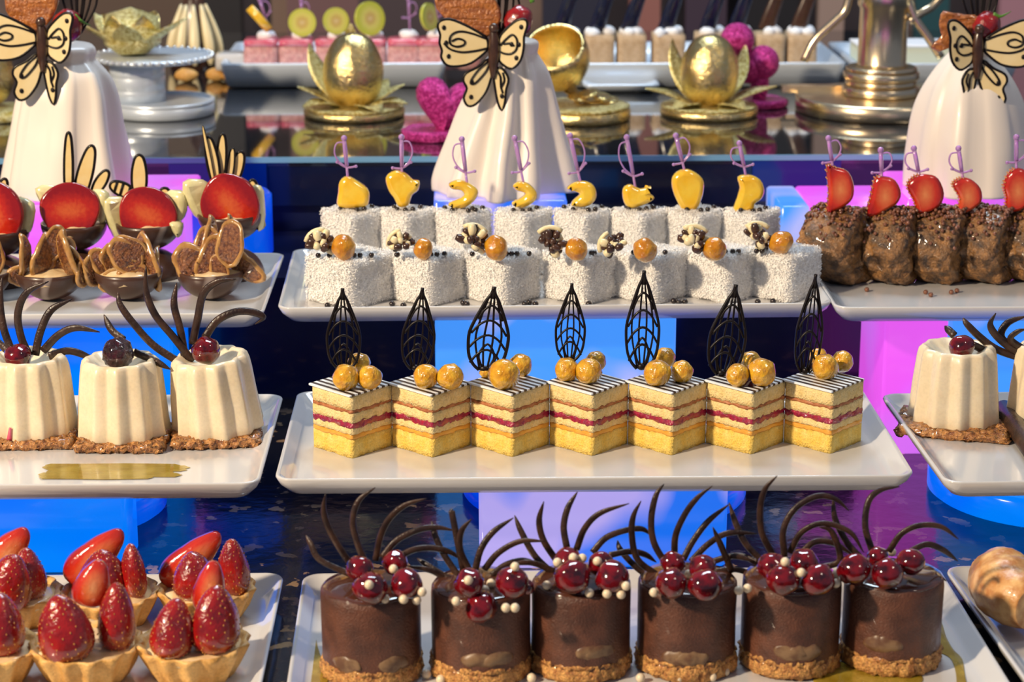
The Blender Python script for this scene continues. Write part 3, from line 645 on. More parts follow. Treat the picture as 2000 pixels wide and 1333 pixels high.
# ------------------------------------------------------------------ coconut cubes
def coco(S, H, s, nflake, cl):
    g = G(); sub_box(g, 0, 0, 0, H, S, S, n=14, nz=12, rnd=.0055, rot=R(46.5), amp=.0020, freq=85, seed=s); g.v = [(max(-cl, min(cl, x)), y, z) for x, y, z in g.v]; body = mesh('coconut_cube', g, M['coconut'])
    rnd = random.Random(s); f = G(); hs = S/2; rt = Matrix.Rotation(R(46.5), 3, 'Z')
    for _ in range(nflake):
        u = rnd.random(); a, c = rnd.uniform(-hs, hs), rnd.uniform(.001, H)
        if u < .34: p = Vector((a, rnd.uniform(-hs, hs), H)); nn = Vector((0, 0, 1))
        elif u < .62: p = Vector((a, -hs, c)); nn = Vector((0, -1, 0))
        elif u < .90: p = Vector((-hs, a, c)); nn = Vector((-1, 0, 0))
        else: p = Vector((hs, a, c)); nn = Vector((1, 0, 0))
        e = Vector((max(-hs+.004, min(hs-.004, p.x)), max(-hs+.004, min(hs-.004, p.y)), min(H-.004, p.z)))
        d = p - e
        if d.length > .0042: p = e + d.normalized()*.0042
        p += noise.noise_vector(p*85 + Vector((s*3.1, s*1.7, s*.9)))*.0018
        d = Vector((rnd.gauss(0, 1), rnd.gauss(0, 1), rnd.gauss(0, 1))).normalized() + nn*.35; L_ = rnd.uniform(.0014, .0040); w_ = d.cross(nn + Vector((.1, .2, .3))).normalized()*rnd.uniform(.0003, .00055)
        d = d.normalized()*L_*.5; h = w_.cross(d).normalized()*.00025; p = rt @ (p + nn*.0009); p.x = max(-cl-.0008, min(cl+.0008, p.x)); d = rt @ d; w_ = rt @ w_; h = rt @ h
        f.add([p-d-w_, p-d+w_, p+d, p-h], [(0, 1, 2), (0, 2, 3), (1, 3, 2)])
    return body, mesh('coconut_shreds', f, M['flake'], False)
cf = [coco(.0525, .0445, s, 4800, .0345) for s in range(2)]; cb = [coco(.0430, .063, s+5, 4600, .0276) for s in range(2)]
def capsule(g, a, b, r, rb=None): tube(g, spline([a, (Vector(a)+Vector(b))/2, b], 3), lambda t: r*(.55 + .45*math.sin(PI*min(1, max(0, t*.9+.05)))), 8)
def choc_fan(root, c, s, turn, seed):
    rnd = random.Random(seed); dk, wt = G(), G(); m = Matrix.Rotation(turn, 3, 'Y')
    for k in range(10):
        a = R(-75 + 24*k); g = dk if k % 2 == 0 else wt
        for q in range(2):
            r0, r1 = (.35, rnd.uniform(.75, 1.1)) if q == 0 else (.05, rnd.uniform(.4, .6)); ph = a + (.2 if q else 0) + rnd.uniform(-.15, .15)
            u = m @ Vector((math.sin(ph), 0, math.cos(ph)))
            p = Vector(c) + Vector((0, rnd.uniform(-.004, .004) - .004*q, rnd.uniform(-.001, .001)))
            capsule(dk if (k+q) % 2 == 0 or rnd.random() < .3 else wt, p + u*r0*s, p + u*r1*s, s*rnd.uniform(.2, .30))
    arc = [Vector(c) + (m @ Vector((math.sin(R(a)), 0, math.cos(R(a)))))*s*1.02 + Vector((0, .002, 0)) for a in range(-60, 75, 15)]
    arc = arc[seed % 3:7 + seed % 3]; tube(wt, arc, s*.16, 8)
    part('dark_chocolate_ridges', dk, M['choc'], root); part('white_chocolate_ridges', wt, M['cream'], root)
FRONT = [(685, (671,484,24), (628,480,30,-.3), [(616,508),(640,512),(655,512),(690,506),(725,500),(702,503)]),
 (836, (827,487,20), (786,478,27,-.9), [(775,508),(841,508),(853,506),(813,466),(868,495),(745,500)]),
 (981, (969,485,24), (922,472,31,.0), [(912,497),(1000,501),(1010,497),(1034,498),(990,503)]),
 (1134, (1126,488,22), (1076,477,31,.2), [(1141,504),(1111,463),(1161,494),(1156,497),(1060,507)]),
 (1269, (1260,489,24), (1200,482,28,-1.2), [(1250,510),(1300,494),(1240,500)]),
 (1408, (1395,487,24), (1354,474,31,-.1), [(1420,497),(1432,492),(1445,495),(1365,493)]),
 (1527, (1525,474,23), (1478,467,30,.3), [(1496,485),(1490,492),(1468,495)])]
flab = ['coconut cube at the plate end nearest the cups, its fan dark and wide', 'coconut cube with a small tipped chocolate fan and a pearl beside the nut',
 'coconut cube whose fan has a broad cream rim', 'coconut cube with a tall upright striped fan', 'coconut cube with a low flattened pale fan lying on its side',
 'coconut cube with an arched fan open on one side', 'coconut cube at the plate end beside the truffles, its nut highest of all']
q0, q1 = P(685, 584, Z3), P(1527, 575, Z3)
g = G(); blob(g, (0, 0, 0), (.95, .95, 1.05), 20, 14, amp=.10, freq=1.4, seed=3); amber_me = mesh('caramel_hazelnut', g, M['amber'])
for i, (px, nut, fan, prs) in enumerate(FRONT):
    b = PY(px, 575, q0.y + (q1.y-q0.y)*i/6); b.z = Z3; t = thing('coconut_cake', 'front row ' + flab[i], 'cake', b, 'coconut cubes with caramel hazelnuts')
    if i == 0: S_ = (1.16, 1.16, 1)
    else: S_ = (1, 1, 1)
    link('coconut_cube', cf[i % 2][0], t, s=S_); link('coconut_shreds', cf[i % 2][1], t, s=S_, kind='stuff')
    k = mpp(b); zt = Z3 + .0450; r = nut[2]*k
    c = P(nut[0], nut[1], zt + r*.9) - b; link('caramel_hazelnut', amber_me, t, c, (0, .2*i, i), r)
    c2 = PY(fan[0], fan[1], b.y + c.y + .004) - b; c2.z = max(c2.z, .0445 + fan[2]*k*.45); choc_fan(t, c2, fan[2]*k*1.0, fan[3], i)
    for x, y in prs:
        p = P(x, y, zt + .002) - b; p.z = .0465; p.x = max(-.028, min(.028, p.x)); p.y = max(-.02, min(.02, p.y)); link('chocolate_pearl', bpearl_me, t, p, s=.0026)
MANGO = [([(-25,30),(-25,0),(-22,-20),(-8,-30),(10,-22),(32,-5),(35,15),(25,30)], 686, 374, 'a blunt mango wedge'),
 ([(-33,-20),(-15,-33),(5,-28),(20,-15),(32,-12),(30,5),(18,15),(10,35),(-8,38),(-18,20),(-28,5)], 787, 366, 'a ragged three-cornered mango piece'),
 ([(-28,-20),(-10,-28),(10,-22),(28,-8),(25,8),(10,22),(-5,28),(-25,25),(-28,18),(-5,8),(2,0),(-5,-8),(-20,-10)], 905, 379, 'a hooked mango piece open on one side'),
 ([(-22,-18),(-8,-26),(10,-20),(24,-4),(22,10),(10,20),(-5,26),(-20,22),(-24,16),(-5,6),(2,-2),(-5,-6),(-16,-9)], 1024, 380, 'a small crooked mango piece with a dark pearl beneath'),
 ([(-30,-12),(-15,-24),(5,-26),(22,-18),(28,0),(22,15),(5,24),(-20,22),(-18,12),(-5,0),(-12,-6)], 1137, 380, 'a round mango piece with a wide notch'),
 ([(-30,-15),(-15,-24),(5,-15),(25,-20),(22,-8),(32,2),(20,12),(0,20),(-15,22),(-28,10)], 1246, 384, 'a low broad mango piece with torn edges'),
 ([(-30,-25),(-15,-38),(5,-38),(28,-22),(31,0),(25,25),(15,40),(-8,40),(-22,20),(-31,-5)], 1343, 370, 'the largest oval mango piece'),
 ([(-28,38),(-22,10),(-18,-10),(-22,-30),(0,-35),(22,-25),(30,-5),(25,12),(12,22),(8,38)], 1462, 376, 'a tall crescent mango piece')]
PICKS = [((672,270),(679,345),-1),((784,268),(785,348),1),((902,272),(912,358),-1),((1005,270),(1022,355),1),((1113,265),(1134,358),1),((1224,268),(1241,368),-1),((1320,265),(1337,334),1),((1444,280),(1456,340),-1)]
def pick(root, a, b, side, y):
    A, B = PY(*a, y), PY(*b, y); base = root.location; d = (B - A).normalized(); s = Vector((-d.z, 0, d.x)); s = s if s.x*side > 0 else -s
    k = mpp(A); L_ = (B-A).length; g = G()
    tube(g, [A, A + d*L_*.35, A + d*L_*.72], lambda t: (.0024 - .0006*abs(t-.4))*.92, 8); tube(g, [A + d*L_*.70, B, B + d*.012], .0014, 6)
    blob(g, A, .0030, 10, 8)
    tube(g, spline([A + d*.004, A + d*L_*.12 + s*.0075, A + d*L_*.35 + s*.0105, A + d*L_*.58 + s*.0075, A + d*L_*.74 + s*.001], 4), .00085, 6)
    ga, gb = A + d*L_*.70 + s*.0088, A + d*L_*.74 - s*.0088 - d*.0035*-1
    tube(g, spline([ga - d*.0035, A + d*L_*.76, gb - d*.003], 5), .0011, 6); blob(g, ga - d*.0035, .0017, 8, 6); blob(g, gb - d*.003, .0017, 8, 6)
    g.v = [tuple(Vector(v) - base) for v in g.v]; part('cocktail_pick', g, M['pick'], root)
r0, r1 = PY(680, 500, 2.055), PY(1462, 500, 2.045)
for i, (poly, cx, cy, lab) in enumerate(MANGO):
    b = PY((690,796,905,1022,1137,1247,1355,1464)[i], 500, 2.055 - .0015*i); b.z = Z3; t = thing('coconut_cake', 'back row coconut cube topped with ' + lab, 'cake', b, 'coconut cubes with mango on purple picks')
    if i == 0: S_ = (1.08, 1.08, 1)
    else: S_ = (1, 1, 1)
    link('coconut_cube', cb[i % 2][0], t, s=S_); link('coconut_shreds', cb[i % 2][1], t, s=S_, kind='stuff')
    k = mpp(b + Vector((0, 0, .07))); g = G(); pillow(g, [(x*k, -y*k) for x, y in poly], .014, edge=.22)
    c = PY(cx, cy, b.y - .004) - b
    low = min(-y for x, y in poly)*k; c.z = max(c.z, .0625 - low - .006)
    part('mango_piece', g, M['mango'], t, loc=c)
    a, b2, sd = PICKS[i]; pick(t, a, b2, sd, b.y - .004)
    for x, y in ((-.010, -.011), (.002, -.014), (.009, -.010), (.016, .000), (-.015, .001), (.012, -.004))[:4 + i % 3]:
        link('chocolate_pearl', bpearl_me, t, (x + .003*math.sin(i*3 + x*900), y + .003*math.cos(i*5), .0648), s=.0026)
for x, y, lab in ((640, 597, 'at the foot of the widest front cube'), (766, 594, 'in the gap after the first front cube'), (788, 597, 'beside the pearl in the first gap'), (905, 592, 'in the gap after the tipped-fan cube'), (912, 594, 'touching another in the second gap'),
        (1025, 594, 'before the broad-rimmed fan cube'), (1034, 591, 'one of a close pair before the broad-rimmed fan cube'), (1046, 594, 'last of three before the broad-rimmed fan cube'), (1150, 594, 'before the upright-fan cube'), (1316, 588, 'in the cluster before the arched-fan cube'), (1326, 591, 'touching the cluster before the arched-fan cube'), (1338, 590, 'at the outer end of the cluster before the arched-fan cube'), (1480, 590, 'before the end cube beside the truffles'), (1510, 589, 'last on the plate beside the truffles')):
    o = link('chocolate_pearl', bpearl_me, None, P(x, y, Z3 + .0028), s=.0030); o.location.z = Z3 + .0028
    tag(o, 'loose dark chocolate pearl ' + lab, 'chocolate pearl', 'dark pearls fallen on the coconut cube plate')
# ------------------------------------------------------------------ brown truffles with strawberry on picks
tru = []
for s in range(3):
    g = G(); hw = .0225; pr = [(0, -hw), (.020, -hw), (.030, -hw*.96), (.0345, -hw*.8), (.0362, -hw*.45), (.0365, 0), (.0362, hw*.45), (.0345, hw*.8), (.030, hw*.96), (.020, hw), (0, hw)]
    lathe(g, [(max(0, q.x), q.z) for q in spline([(a, 0, c) for a, c in pr], 3)], 80); m = Matrix.Rotation(R(-36 + 4*s), 4, 'Z') @ Matrix.Rotation(PI/2, 4, 'Y'); vs = [m @ Vector(v) for v in g.v]
    vs = rough(rough(vs, .0036, 75, s), .0030, 210, s+4); g.v = [(v.x, v.y, max(0, v.z + .0345)) for v in vs]; tru.append(mesh('truffle_slice', g, M['brown']))
bd = []
for s in range(3):
    rnd = random.Random(s); g = G(); mt = Matrix.Rotation(R(-36 + 4*s), 3, 'Z')
    for _ in range(230):
        a = rnd.gauss(0, .50) + (.25 if rnd.random() < .3 else 0); u = rnd.uniform(-.024, .024); r = .0372 + rnd.uniform(-.001, .0022)
        blob(g, mt @ Vector((u, math.sin(a)*r*-1 if rnd.random() < .65 else math.sin(a)*r, math.cos(a)*r)) + Vector((0, 0, .0345)), .0019, 7, 5)
    bd.append(mesh('crisp_beads', g, M['beads']))
TRU = [((1637,556), [(-28,-45),(-10,-42),(15,-33),(27,-5),(25,20),(10,35),(-10,45),(-25,48),(-22,10)], (1640,368), ((1618,270),(1627,330),1), 'brown truffle slice nearest the coconut cubes, its broad grey-brown face turned outward'),
 ((1744,556), [(-20,-35),(0,-37),(20,-30),(32,-5),(25,15),(5,28),(-15,40),(-35,38),(-28,5)], (1727,382), ((1720,293),(1722,350),1), 'brown truffle slice with a lopsided half strawberry and a bead perched beside it'),
 ((1834,560), [(-35,-15),(-20,-35),(5,-38),(25,-30),(38,0),(30,25),(5,38),(-12,38),(-20,15)], (1805,378), ((1785,290),(1797,350),-1), 'brown truffle slice with a full round strawberry piece and beads spilling to the plate'),
 ((1925,556), [(-30,-22),(-15,-35),(5,-33),(25,-15),(29,10),(15,25),(-5,35),(-18,32),(-15,5)], (1888,382), ((1872,290),(1881,352),-1), 'brown truffle slice with the smallest crescent of strawberry'),
 ((2018,556), [(-28,-10),(-15,-40),(10,-42),(30,-20),(33,10),(15,35),(-5,42),(-20,38),(-22,12)], (1986,372), ((1985,268),(1985,332),1), 'brown truffle slice cut off by the picture side')]
for i, (bp, poly, (cx, cy), (pa, pb, sd), lab) in enumerate(TRU):
    b = PY(bp[0], 540, 2.005); b.z = Z3; t = thing('truffle_dessert', lab, 'dessert', b, 'brown truffles with strawberry on purple picks')
    link('truffle_slice', tru[i % 3], t, s=(1.22 if i == 0 else 1, 1, 1)); link('crisp_beads', bd[i % 3], t, kind='stuff')
    k = mpp(b + Vector((0, 0, .08))); g = G(); pillow(g, [(x*k, -y*k) for x, y in poly], .012, edge=.2)
    y = b.y - .006; c = PY(cx, cy, y) - b; o = part('strawberry_half', g, M['cuthalf'], t, loc=c)
    rnd = random.Random(i); g = G(); pl = closed([(x*k, 0, -y_*k) for x, y_ in poly], 4); n = len(pl)
    for q in range(n):
        if pl[q].x < -.004:
            for yy in (-.004, .0, .004): blob(g, pl[q]*1.0 + Vector((0, yy + rnd.uniform(-.001, .001), 0)), .00075, 5, 4)
    part('seeds', g, M['seed'], o, kind='stuff'); pick(t, pa, pb, sd, y)
for x, y, lab in ((1858, 571, 'between the round-strawberry truffle and the crescent one'), (1808, 571, 'under the beads that spill from the round-strawberry truffle'), (1818, 576, 'farthest forward of the spilled ones'), (1693, 566, 'between the first two truffles'), (1869, 568, 'nearest the truffle with the strawberry crescent')):
    g = G(); blob(g, (0, 0, 0), .0024, 8, 6); o = part('crisp_bead', g, M['beads'], loc=P(x, y, Z3 + .002)); o.location.z = Z3 + .002; tag(o, 'loose brown crisp bead ' + lab, 'crisp bead', 'brown beads fallen on the truffle plate')

# ------------------------------------------------------------------ chocolate cups
cupm = mat('cup_chocolate', (.060, .026, .016), .32, coat=.08, wave=(4.5, .35, .012, 6), col2=(.26, .20, .17))
g = G(); Rb = .0318; pr = [(Rb*math.sin(a), .0275*(1-math.cos(a))) for a in [R(x) for x in range(0, 91, 9)]] + [(Rb*.95*math.sin(a), .0012 + .0265*(1-math.cos(a))) for a in [R(x) for x in range(90, -1, -15)]]
lathe(g, pr, 48, amp=.0004, freq=60); cup_me = mesh('chocolate_cup', g, cupm)
g = G(); lathe(g, [(Rb*math.cos(a), .0278*math.sin(a)) for a in [R(x) for x in range(0, 91, 9)]], 48, amp=.0004, freq=60, seed=3); dome_me = mesh('chocolate_dome', g, cupm)
g = G(); lathe(g, [(.0285, .018), (.0285, .0245), (.018, .028), (0, .030)], 28, amp=.003, freq=90); fill_me = mesh('cream_filling', g, M['custard'])
g = G(); pillow(g, [(math.cos(a)*(1 + .05*math.sin(3*a)), math.sin(a)*.95) for a in [2*PI*k/14 for k in range(14)]], .30, edge=.16)
g.v = [(x*.0285, y*.0285, z*.0285) for x, y, z in g.v]; disc_me = mesh('strawberry_slice', g, M['cut'])
def chunk(root, x, y, sx, sz, yy, rz, s):
    g = G(); pillow(g, [(-sx, sz), (sx, sz*.9), (sx*.7, -sz), (-sx*.2, -sz*1.1)], .012, edge=.25); g.v = [tuple(v) for v in rough(g.v, .0018, 120, s)]
    c = PY(x, y, yy) - root.location; part('pale_fruit_chunk', g, M['pineapple'], root, loc=c, rot=(0, 0, rz))
def paddle(root, a, b, wpx, y, stripes=False):
    A, B = PY(*a, y), PY(*b, y); d = B - A; k = mpp(A); n = Vector((-d.z, 0, d.x)).normalized()*wpx*k/2; L_ = d.length
    g = G(); g2 = G(); pts = []
    for q in range(14): an = 2*PI*q/14; pts.append(A + d*(.5 - .5*math.cos(an)) + n*math.sin(an)*(1 if abs(math.sin(an)) > .5 else 1.1))
    c = (A + B)/2; pillow(g, [((p-c).x, (p-c).z) for p in pts], .0022, edge=.2)
    o = part('chocolate_paddle', g, M['paleyellow'], root, loc=c - root.location)
    cl = closed([p - c for p in pts], 3); tube(g2, cl, min(.0017, wpx*k*.22), 6, loop=True)
    if stripes:
        for f in (.25, .55, .8): tube(g2, [A + d*f - n*.9 - c + Vector((0, -.001, 0)), A + d*(f-.05) + n*.9 - c + Vector((0, -.001, 0))], .0014, 6)
    part('dark_outline', g2, M['thread'], o)
BCUP = [((145,445), (137,411,1.0), [(95,388,.012,.011,.3),(196,402,.009,.014,-.5)], [((134,402),(134,259),16,0),((150,402),(180,285),28,0),((182,380),(210,334),20,0)], 'strawberry cup with three spread chocolate paddles, before the white draped cone'),
 ((290,455), (288,419,.98), [(226,425,.012,.018,.5),(345,400,.010,.012,-.4),(345,448,.006,.006,0)], [((272,392),(272,303),28,0),((262,380),(216,360),26,1),((325,392),(320,368),20,0)], 'chocolate cup with a strawberry slice, one upright paddle and one lying striped'),
 ((450,437), (449,399,1.04), [(384,388,.013,.016,.4),(505,405,.006,.018,-.5)], [((420,368),(396,246),6,0),((424,365),(407,268),22,0),((430,360),(435,262),18,0),((446,362),(455,290),12,0),((450,365),(472,297),24,0),((497,380),(492,352),16,0)], 'strawberry cup with a sheaf of pointed chocolate paddles, before the deep blue drum'),
 ((-8,460), (-8,415,1.0), [(48,420,.010,.014,-.5)], [((-4,400),(10,350),18,0)], 'chocolate cup with a strawberry slice cut off by the picture side')]
for i, (rim, (sx, sy, ss), chunks, pads, lab) in enumerate(BCUP):
    b = PY(rim[0], 440, 2.045 if i != 3 else 2.02); b.z = Z3; t = thing('strawberry_cup', lab, 'dessert', b, 'chocolate cups with strawberry slices')
    lift = .0262 if i != 2 else .0300
    link('chocolate_dome', dome_me, t); link('chocolate_cup', cup_me, t, (0, 0, lift + (.0045 if i == 2 else 0)), (0, 0, i*1.1)); link('cream_filling', fill_me, t, (0, 0, lift + (.0045 if i == 2 else 0)))
    link('strawberry_slice', disc_me, t, PY(sx, sy, b.y - .014) - b, (R(-12), R(25*i), R(8 - 9*i)), ss)
    for j, (x, y, a, c, rz) in enumerate(chunks): chunk(t, x, y, a, c, b.y + (-.002 if j != 2 else -.016), rz, i*3+j)
    for j, (a, c, w_, st) in enumerate(pads): paddle(t, a, c, w_, b.y + .004 + .003*j, st)
figm = []
for s, (a, c, bend) in enumerate(((.62, 1.15, -9), (.72, 1.05, 10), (.50, 1.30, 16))):
    ol = [(math.sin(t_)*a*(1 + .12*math.cos(t_)), -math.cos(t_)*c) for t_ in [2*PI*q/12 for q in range(12)]]
    def bent(vs): return [tuple((v.x, v.y + bend*v.x*v.x*1.5 + (6 + 3*s)*v.z*v.z - .001, v.z)) for v in rough([Vector(q) for q in vs], .0016, 130, s)]
    g = G(); pillow(g, [(x*.0150, z*.0150) for x, z in ol], .0034, edge=.2); rnd = random.Random(s)
    for q in range(34):
        t_, rr = rnd.uniform(0, 2*PI), rnd.uniform(.1, .75)**.6; blob(g, (math.sin(t_)*a*rr*.0135, -.0018 if q % 3 else .0018, -math.cos(t_)*c*rr*.0135), .00055, 5, 4)
    g.v = bent(g.v); g2 = G(); tube(g2, [(x*.0155, 0, z*.0155) for x, z in ((p.x, p.z) for p in closed([(x, 0, z) for x, z in ol], 2))], .0020, 8, loop=True); g2.v = bent(g2.v)
    figm.append((mesh('fig_slice', g, M['figcore']), mesh('pale_rind', g2, M['figrind'])))
FCUP = [((100,548), [(52,503,2,0,70,1.0),(84,500,0,25,50,1.15),(100,478,0,30,25,1.0),(112,503,1,32,15,1.25),(128,508,2,-12,-55,1.25),(148,517,0,-28,-30,1.0),(42,540,1,-80,20,.8),(120,535,1,10,10,.7)], 'chocolate cup heaped with upright fig slices, one thin slice poking out sideways'),
 ((252,550), [(163,535,1,8,65,.75),(183,530,1,-25,55,.9),(203,520,0,-30,40,1.0),(225,512,1,-38,40,1.1),(245,500,1,-40,30,1.1),(256,486,0,-55,25,.9),(283,498,2,-35,-40,1.1),(300,525,2,-25,-60,1.0),(260,540,1,70,10,.9),(225,545,0,70,20,.9)], 'chocolate cup with fig slices fanned out like fallen dominoes'),
 ((412,546), [(380,520,1,-40,20,1.35),(415,512,0,18,5,1.35),(402,488,0,12,10,1.15),(412,462,2,28,60,.95),(450,476,0,5,-10,1.15),(440,500,1,60,0,.9),(472,518,2,-52,-25,1.15),(452,442,2,15,60,.55),(428,528,0,-10,0,.8)], 'chocolate cup with a tangled tower of fig slices beside the dark dome'),
 ((-42,540), [(-20,500,0,0,30,1.1),(-50,505,1,20,0,1.2)], 'chocolate cup at the picture side, only its dark rim in view')]
for i, (rim, sl, lab) in enumerate(FCUP):
    b = PY(rim[0], 560, 1.955); b.z = Z3; t = thing('fig_cup', lab, 'dessert', b, 'chocolate cups with fig slices')
    link('chocolate_cup', cup_me, t, rot=(0, 0, i*1.7 + .6)); link('cream_filling', fill_me, t)
    for j, (x, y, mi, roll, yaw, s) in enumerate(sl):
        o = link('fig_slice', figm[mi][0], t, PY(x, y, b.y - .012 + .005*(j % 4)) - b, (R(random.uniform(-15, 15)), R(roll), R(yaw)), s*1.02); link('pale_rind', figm[mi][1], o)

# ------------------------------------------------------------------ draped cones with butterflies
def mpx(pts, o, f, k): return [((x - o[0])/f*k, -(y - o[1])/f*k) for x, y in pts]
UL = [(1340,240),(1290,200),(1200,150),(1110,115),(1050,125),(1035,160),(1050,210),(1045,260),(1060,310),(1055,350),(1090,400),(1160,408),(1240,390),(1310,340),(1345,300)]
UR = [(1420,240),(1460,180),(1530,120),(1580,115),(1592,150),(1572,220),(1570,290),(1550,370),(1500,422),(1450,405),(1415,360)]
LL = [(1350,370),(1280,420),(1210,455),(1193,500),(1215,550),(1195,610),(1220,660),(1270,650),(1330,580),(1362,500),(1372,440)]
LR = [(1400,430),(1440,430),(1475,490),(1460,560),(1452,640),(1435,690),(1410,640),(1392,540),(1385,470)]
VE = dict(UL=[[(1340,240),(1250,205),(1170,190),(1115,215),(1110,265),(1150,285),(1195,275),(1200,250),(1160,235),(1120,250)],[(1340,300),(1260,315),(1180,320),(1110,300),(1070,262)]],
          UR=[[(1425,280),(1460,240),(1500,210),(1528,240),(1525,300),(1490,330),(1450,330),(1425,320)],[(1445,270),(1490,265),(1510,280)]],
          LL=[[(1352,380),(1290,430),(1245,490),(1240,520),(1270,515),(1330,450),(1355,400)]], LR=[[(1405,440),(1425,480),(1428,540),(1440,580)],[(1440,450),(1450,500),(1430,545)]])
DOT = dict(UL=[(1072,165),(1085,260),(1100,345)], UR=[(1555,160),(1540,270),(1525,355),(1495,270)], LL=[(1240,605),(1245,510)], LR=[(1435,600)])
def butterfly(root, px, py, y, mir=1, sc_=1.0):
    o0 = PY(px, py, y); k = mpp(o0)*sc_; base = o0 - root.location
    e = bpy.data.objects.new('butterfly', None); C.objects.link(e); e.parent = root; e.location = base; e.empty_display_size = .01
    for nm, ol in (('UL', UL), ('UR', UR), ('LL', LL), ('LR', LR)):
        q = [(x*mir, z) for x, z in mpx(ol, (1380, 350), 3.226, k)]; g = G(); pillow(g, q, .0022, edge=.2)
        fold = {'UL': .10, 'UR': -.30, 'LL': .12, 'LR': -.3}[nm]
        sh = lambda v: (v[0], v[1] + abs(v[0])*abs(fold)*-1 + .001, v[2])
        g.v = [sh(v) for v in g.v]; part('wing', g, M['wing'], e)
        g2 = G(); cl = closed([(x, 0, z) for x, z in q], 3); tube(g2, cl, .0017, 6, loop=True)
        for ve in VE[nm]: tube(g2, spline([(x*mir, -.0014, z) for x, z in mpx(ve, (1380, 350), 3.226, k)], 4), .0012, 6)
        for x, z in mpx(DOT[nm], (1380, 350), 3.226, k): blob(g2, (x*mir, -.0016, z), (.0021, .0010, .0026), 8, 6)
        g2.v = [sh(v) for v in g2.v]; part('dark_veins', g2, M['thread'], e)
    g = G(); q = mpx([(1375,170),(1385,215),(1388,270),(1385,340),(1382,420),(1380,485)], (1380, 350), 3.226, k)
    tube(g, spline([(x*mir, -.001, z) for x, z in q], 4), lambda t: .0028 + .0032*math.sin(PI*min(1, t*1.02)), 10)
    blob(g, (q[1][0]*mir, -.003, q[0][1]), .0052, 12, 8)
    part('body', g, M['choc'], e)
CONES = [  # key, neck px, base px, y, radii, profile style, butterfly, mirror
 ('c', 1005, 975, 2.205, 'white draped fondant cone with a butterfly standing behind the coconut cubes', (963, 110), 1, 1.0, 0),
 ('l', 135, 135, 2.205, 'white draped fondant cone with a butterfly standing behind the strawberry cups', (82, 98), 1, 1.0, 1),
 ('r', 1895, 1892, 2.205, 'broad smooth draped fondant cone behind the strawberry topped truffles', (1910, 112), -1, 1.0, 2)]
PROF = [[(.066, 0), (.0655, .012), (.061, .030), (.054, .055), (.047, .080), (.0395, .105), (.0325, .125), (.025, .138), (.0225, .143), (.0235, .150), (.020, .156), (0, .160)],
        [(.062, 0), (.0615, .012), (.058, .035), (.054, .060), (.050, .085), (.0465, .105), (.040, .122), (.031, .133), (.0265, .138), (.027, .146), (.022, .152), (0, .156)],
        [(.067, 0), (.0665, .012), (.065, .035), (.0615, .060), (.056, .085), (.048, .105), (.0375, .122), (.028, .134), (.022, .141), (.021, .148), (.017, .154), (0, .158)]]
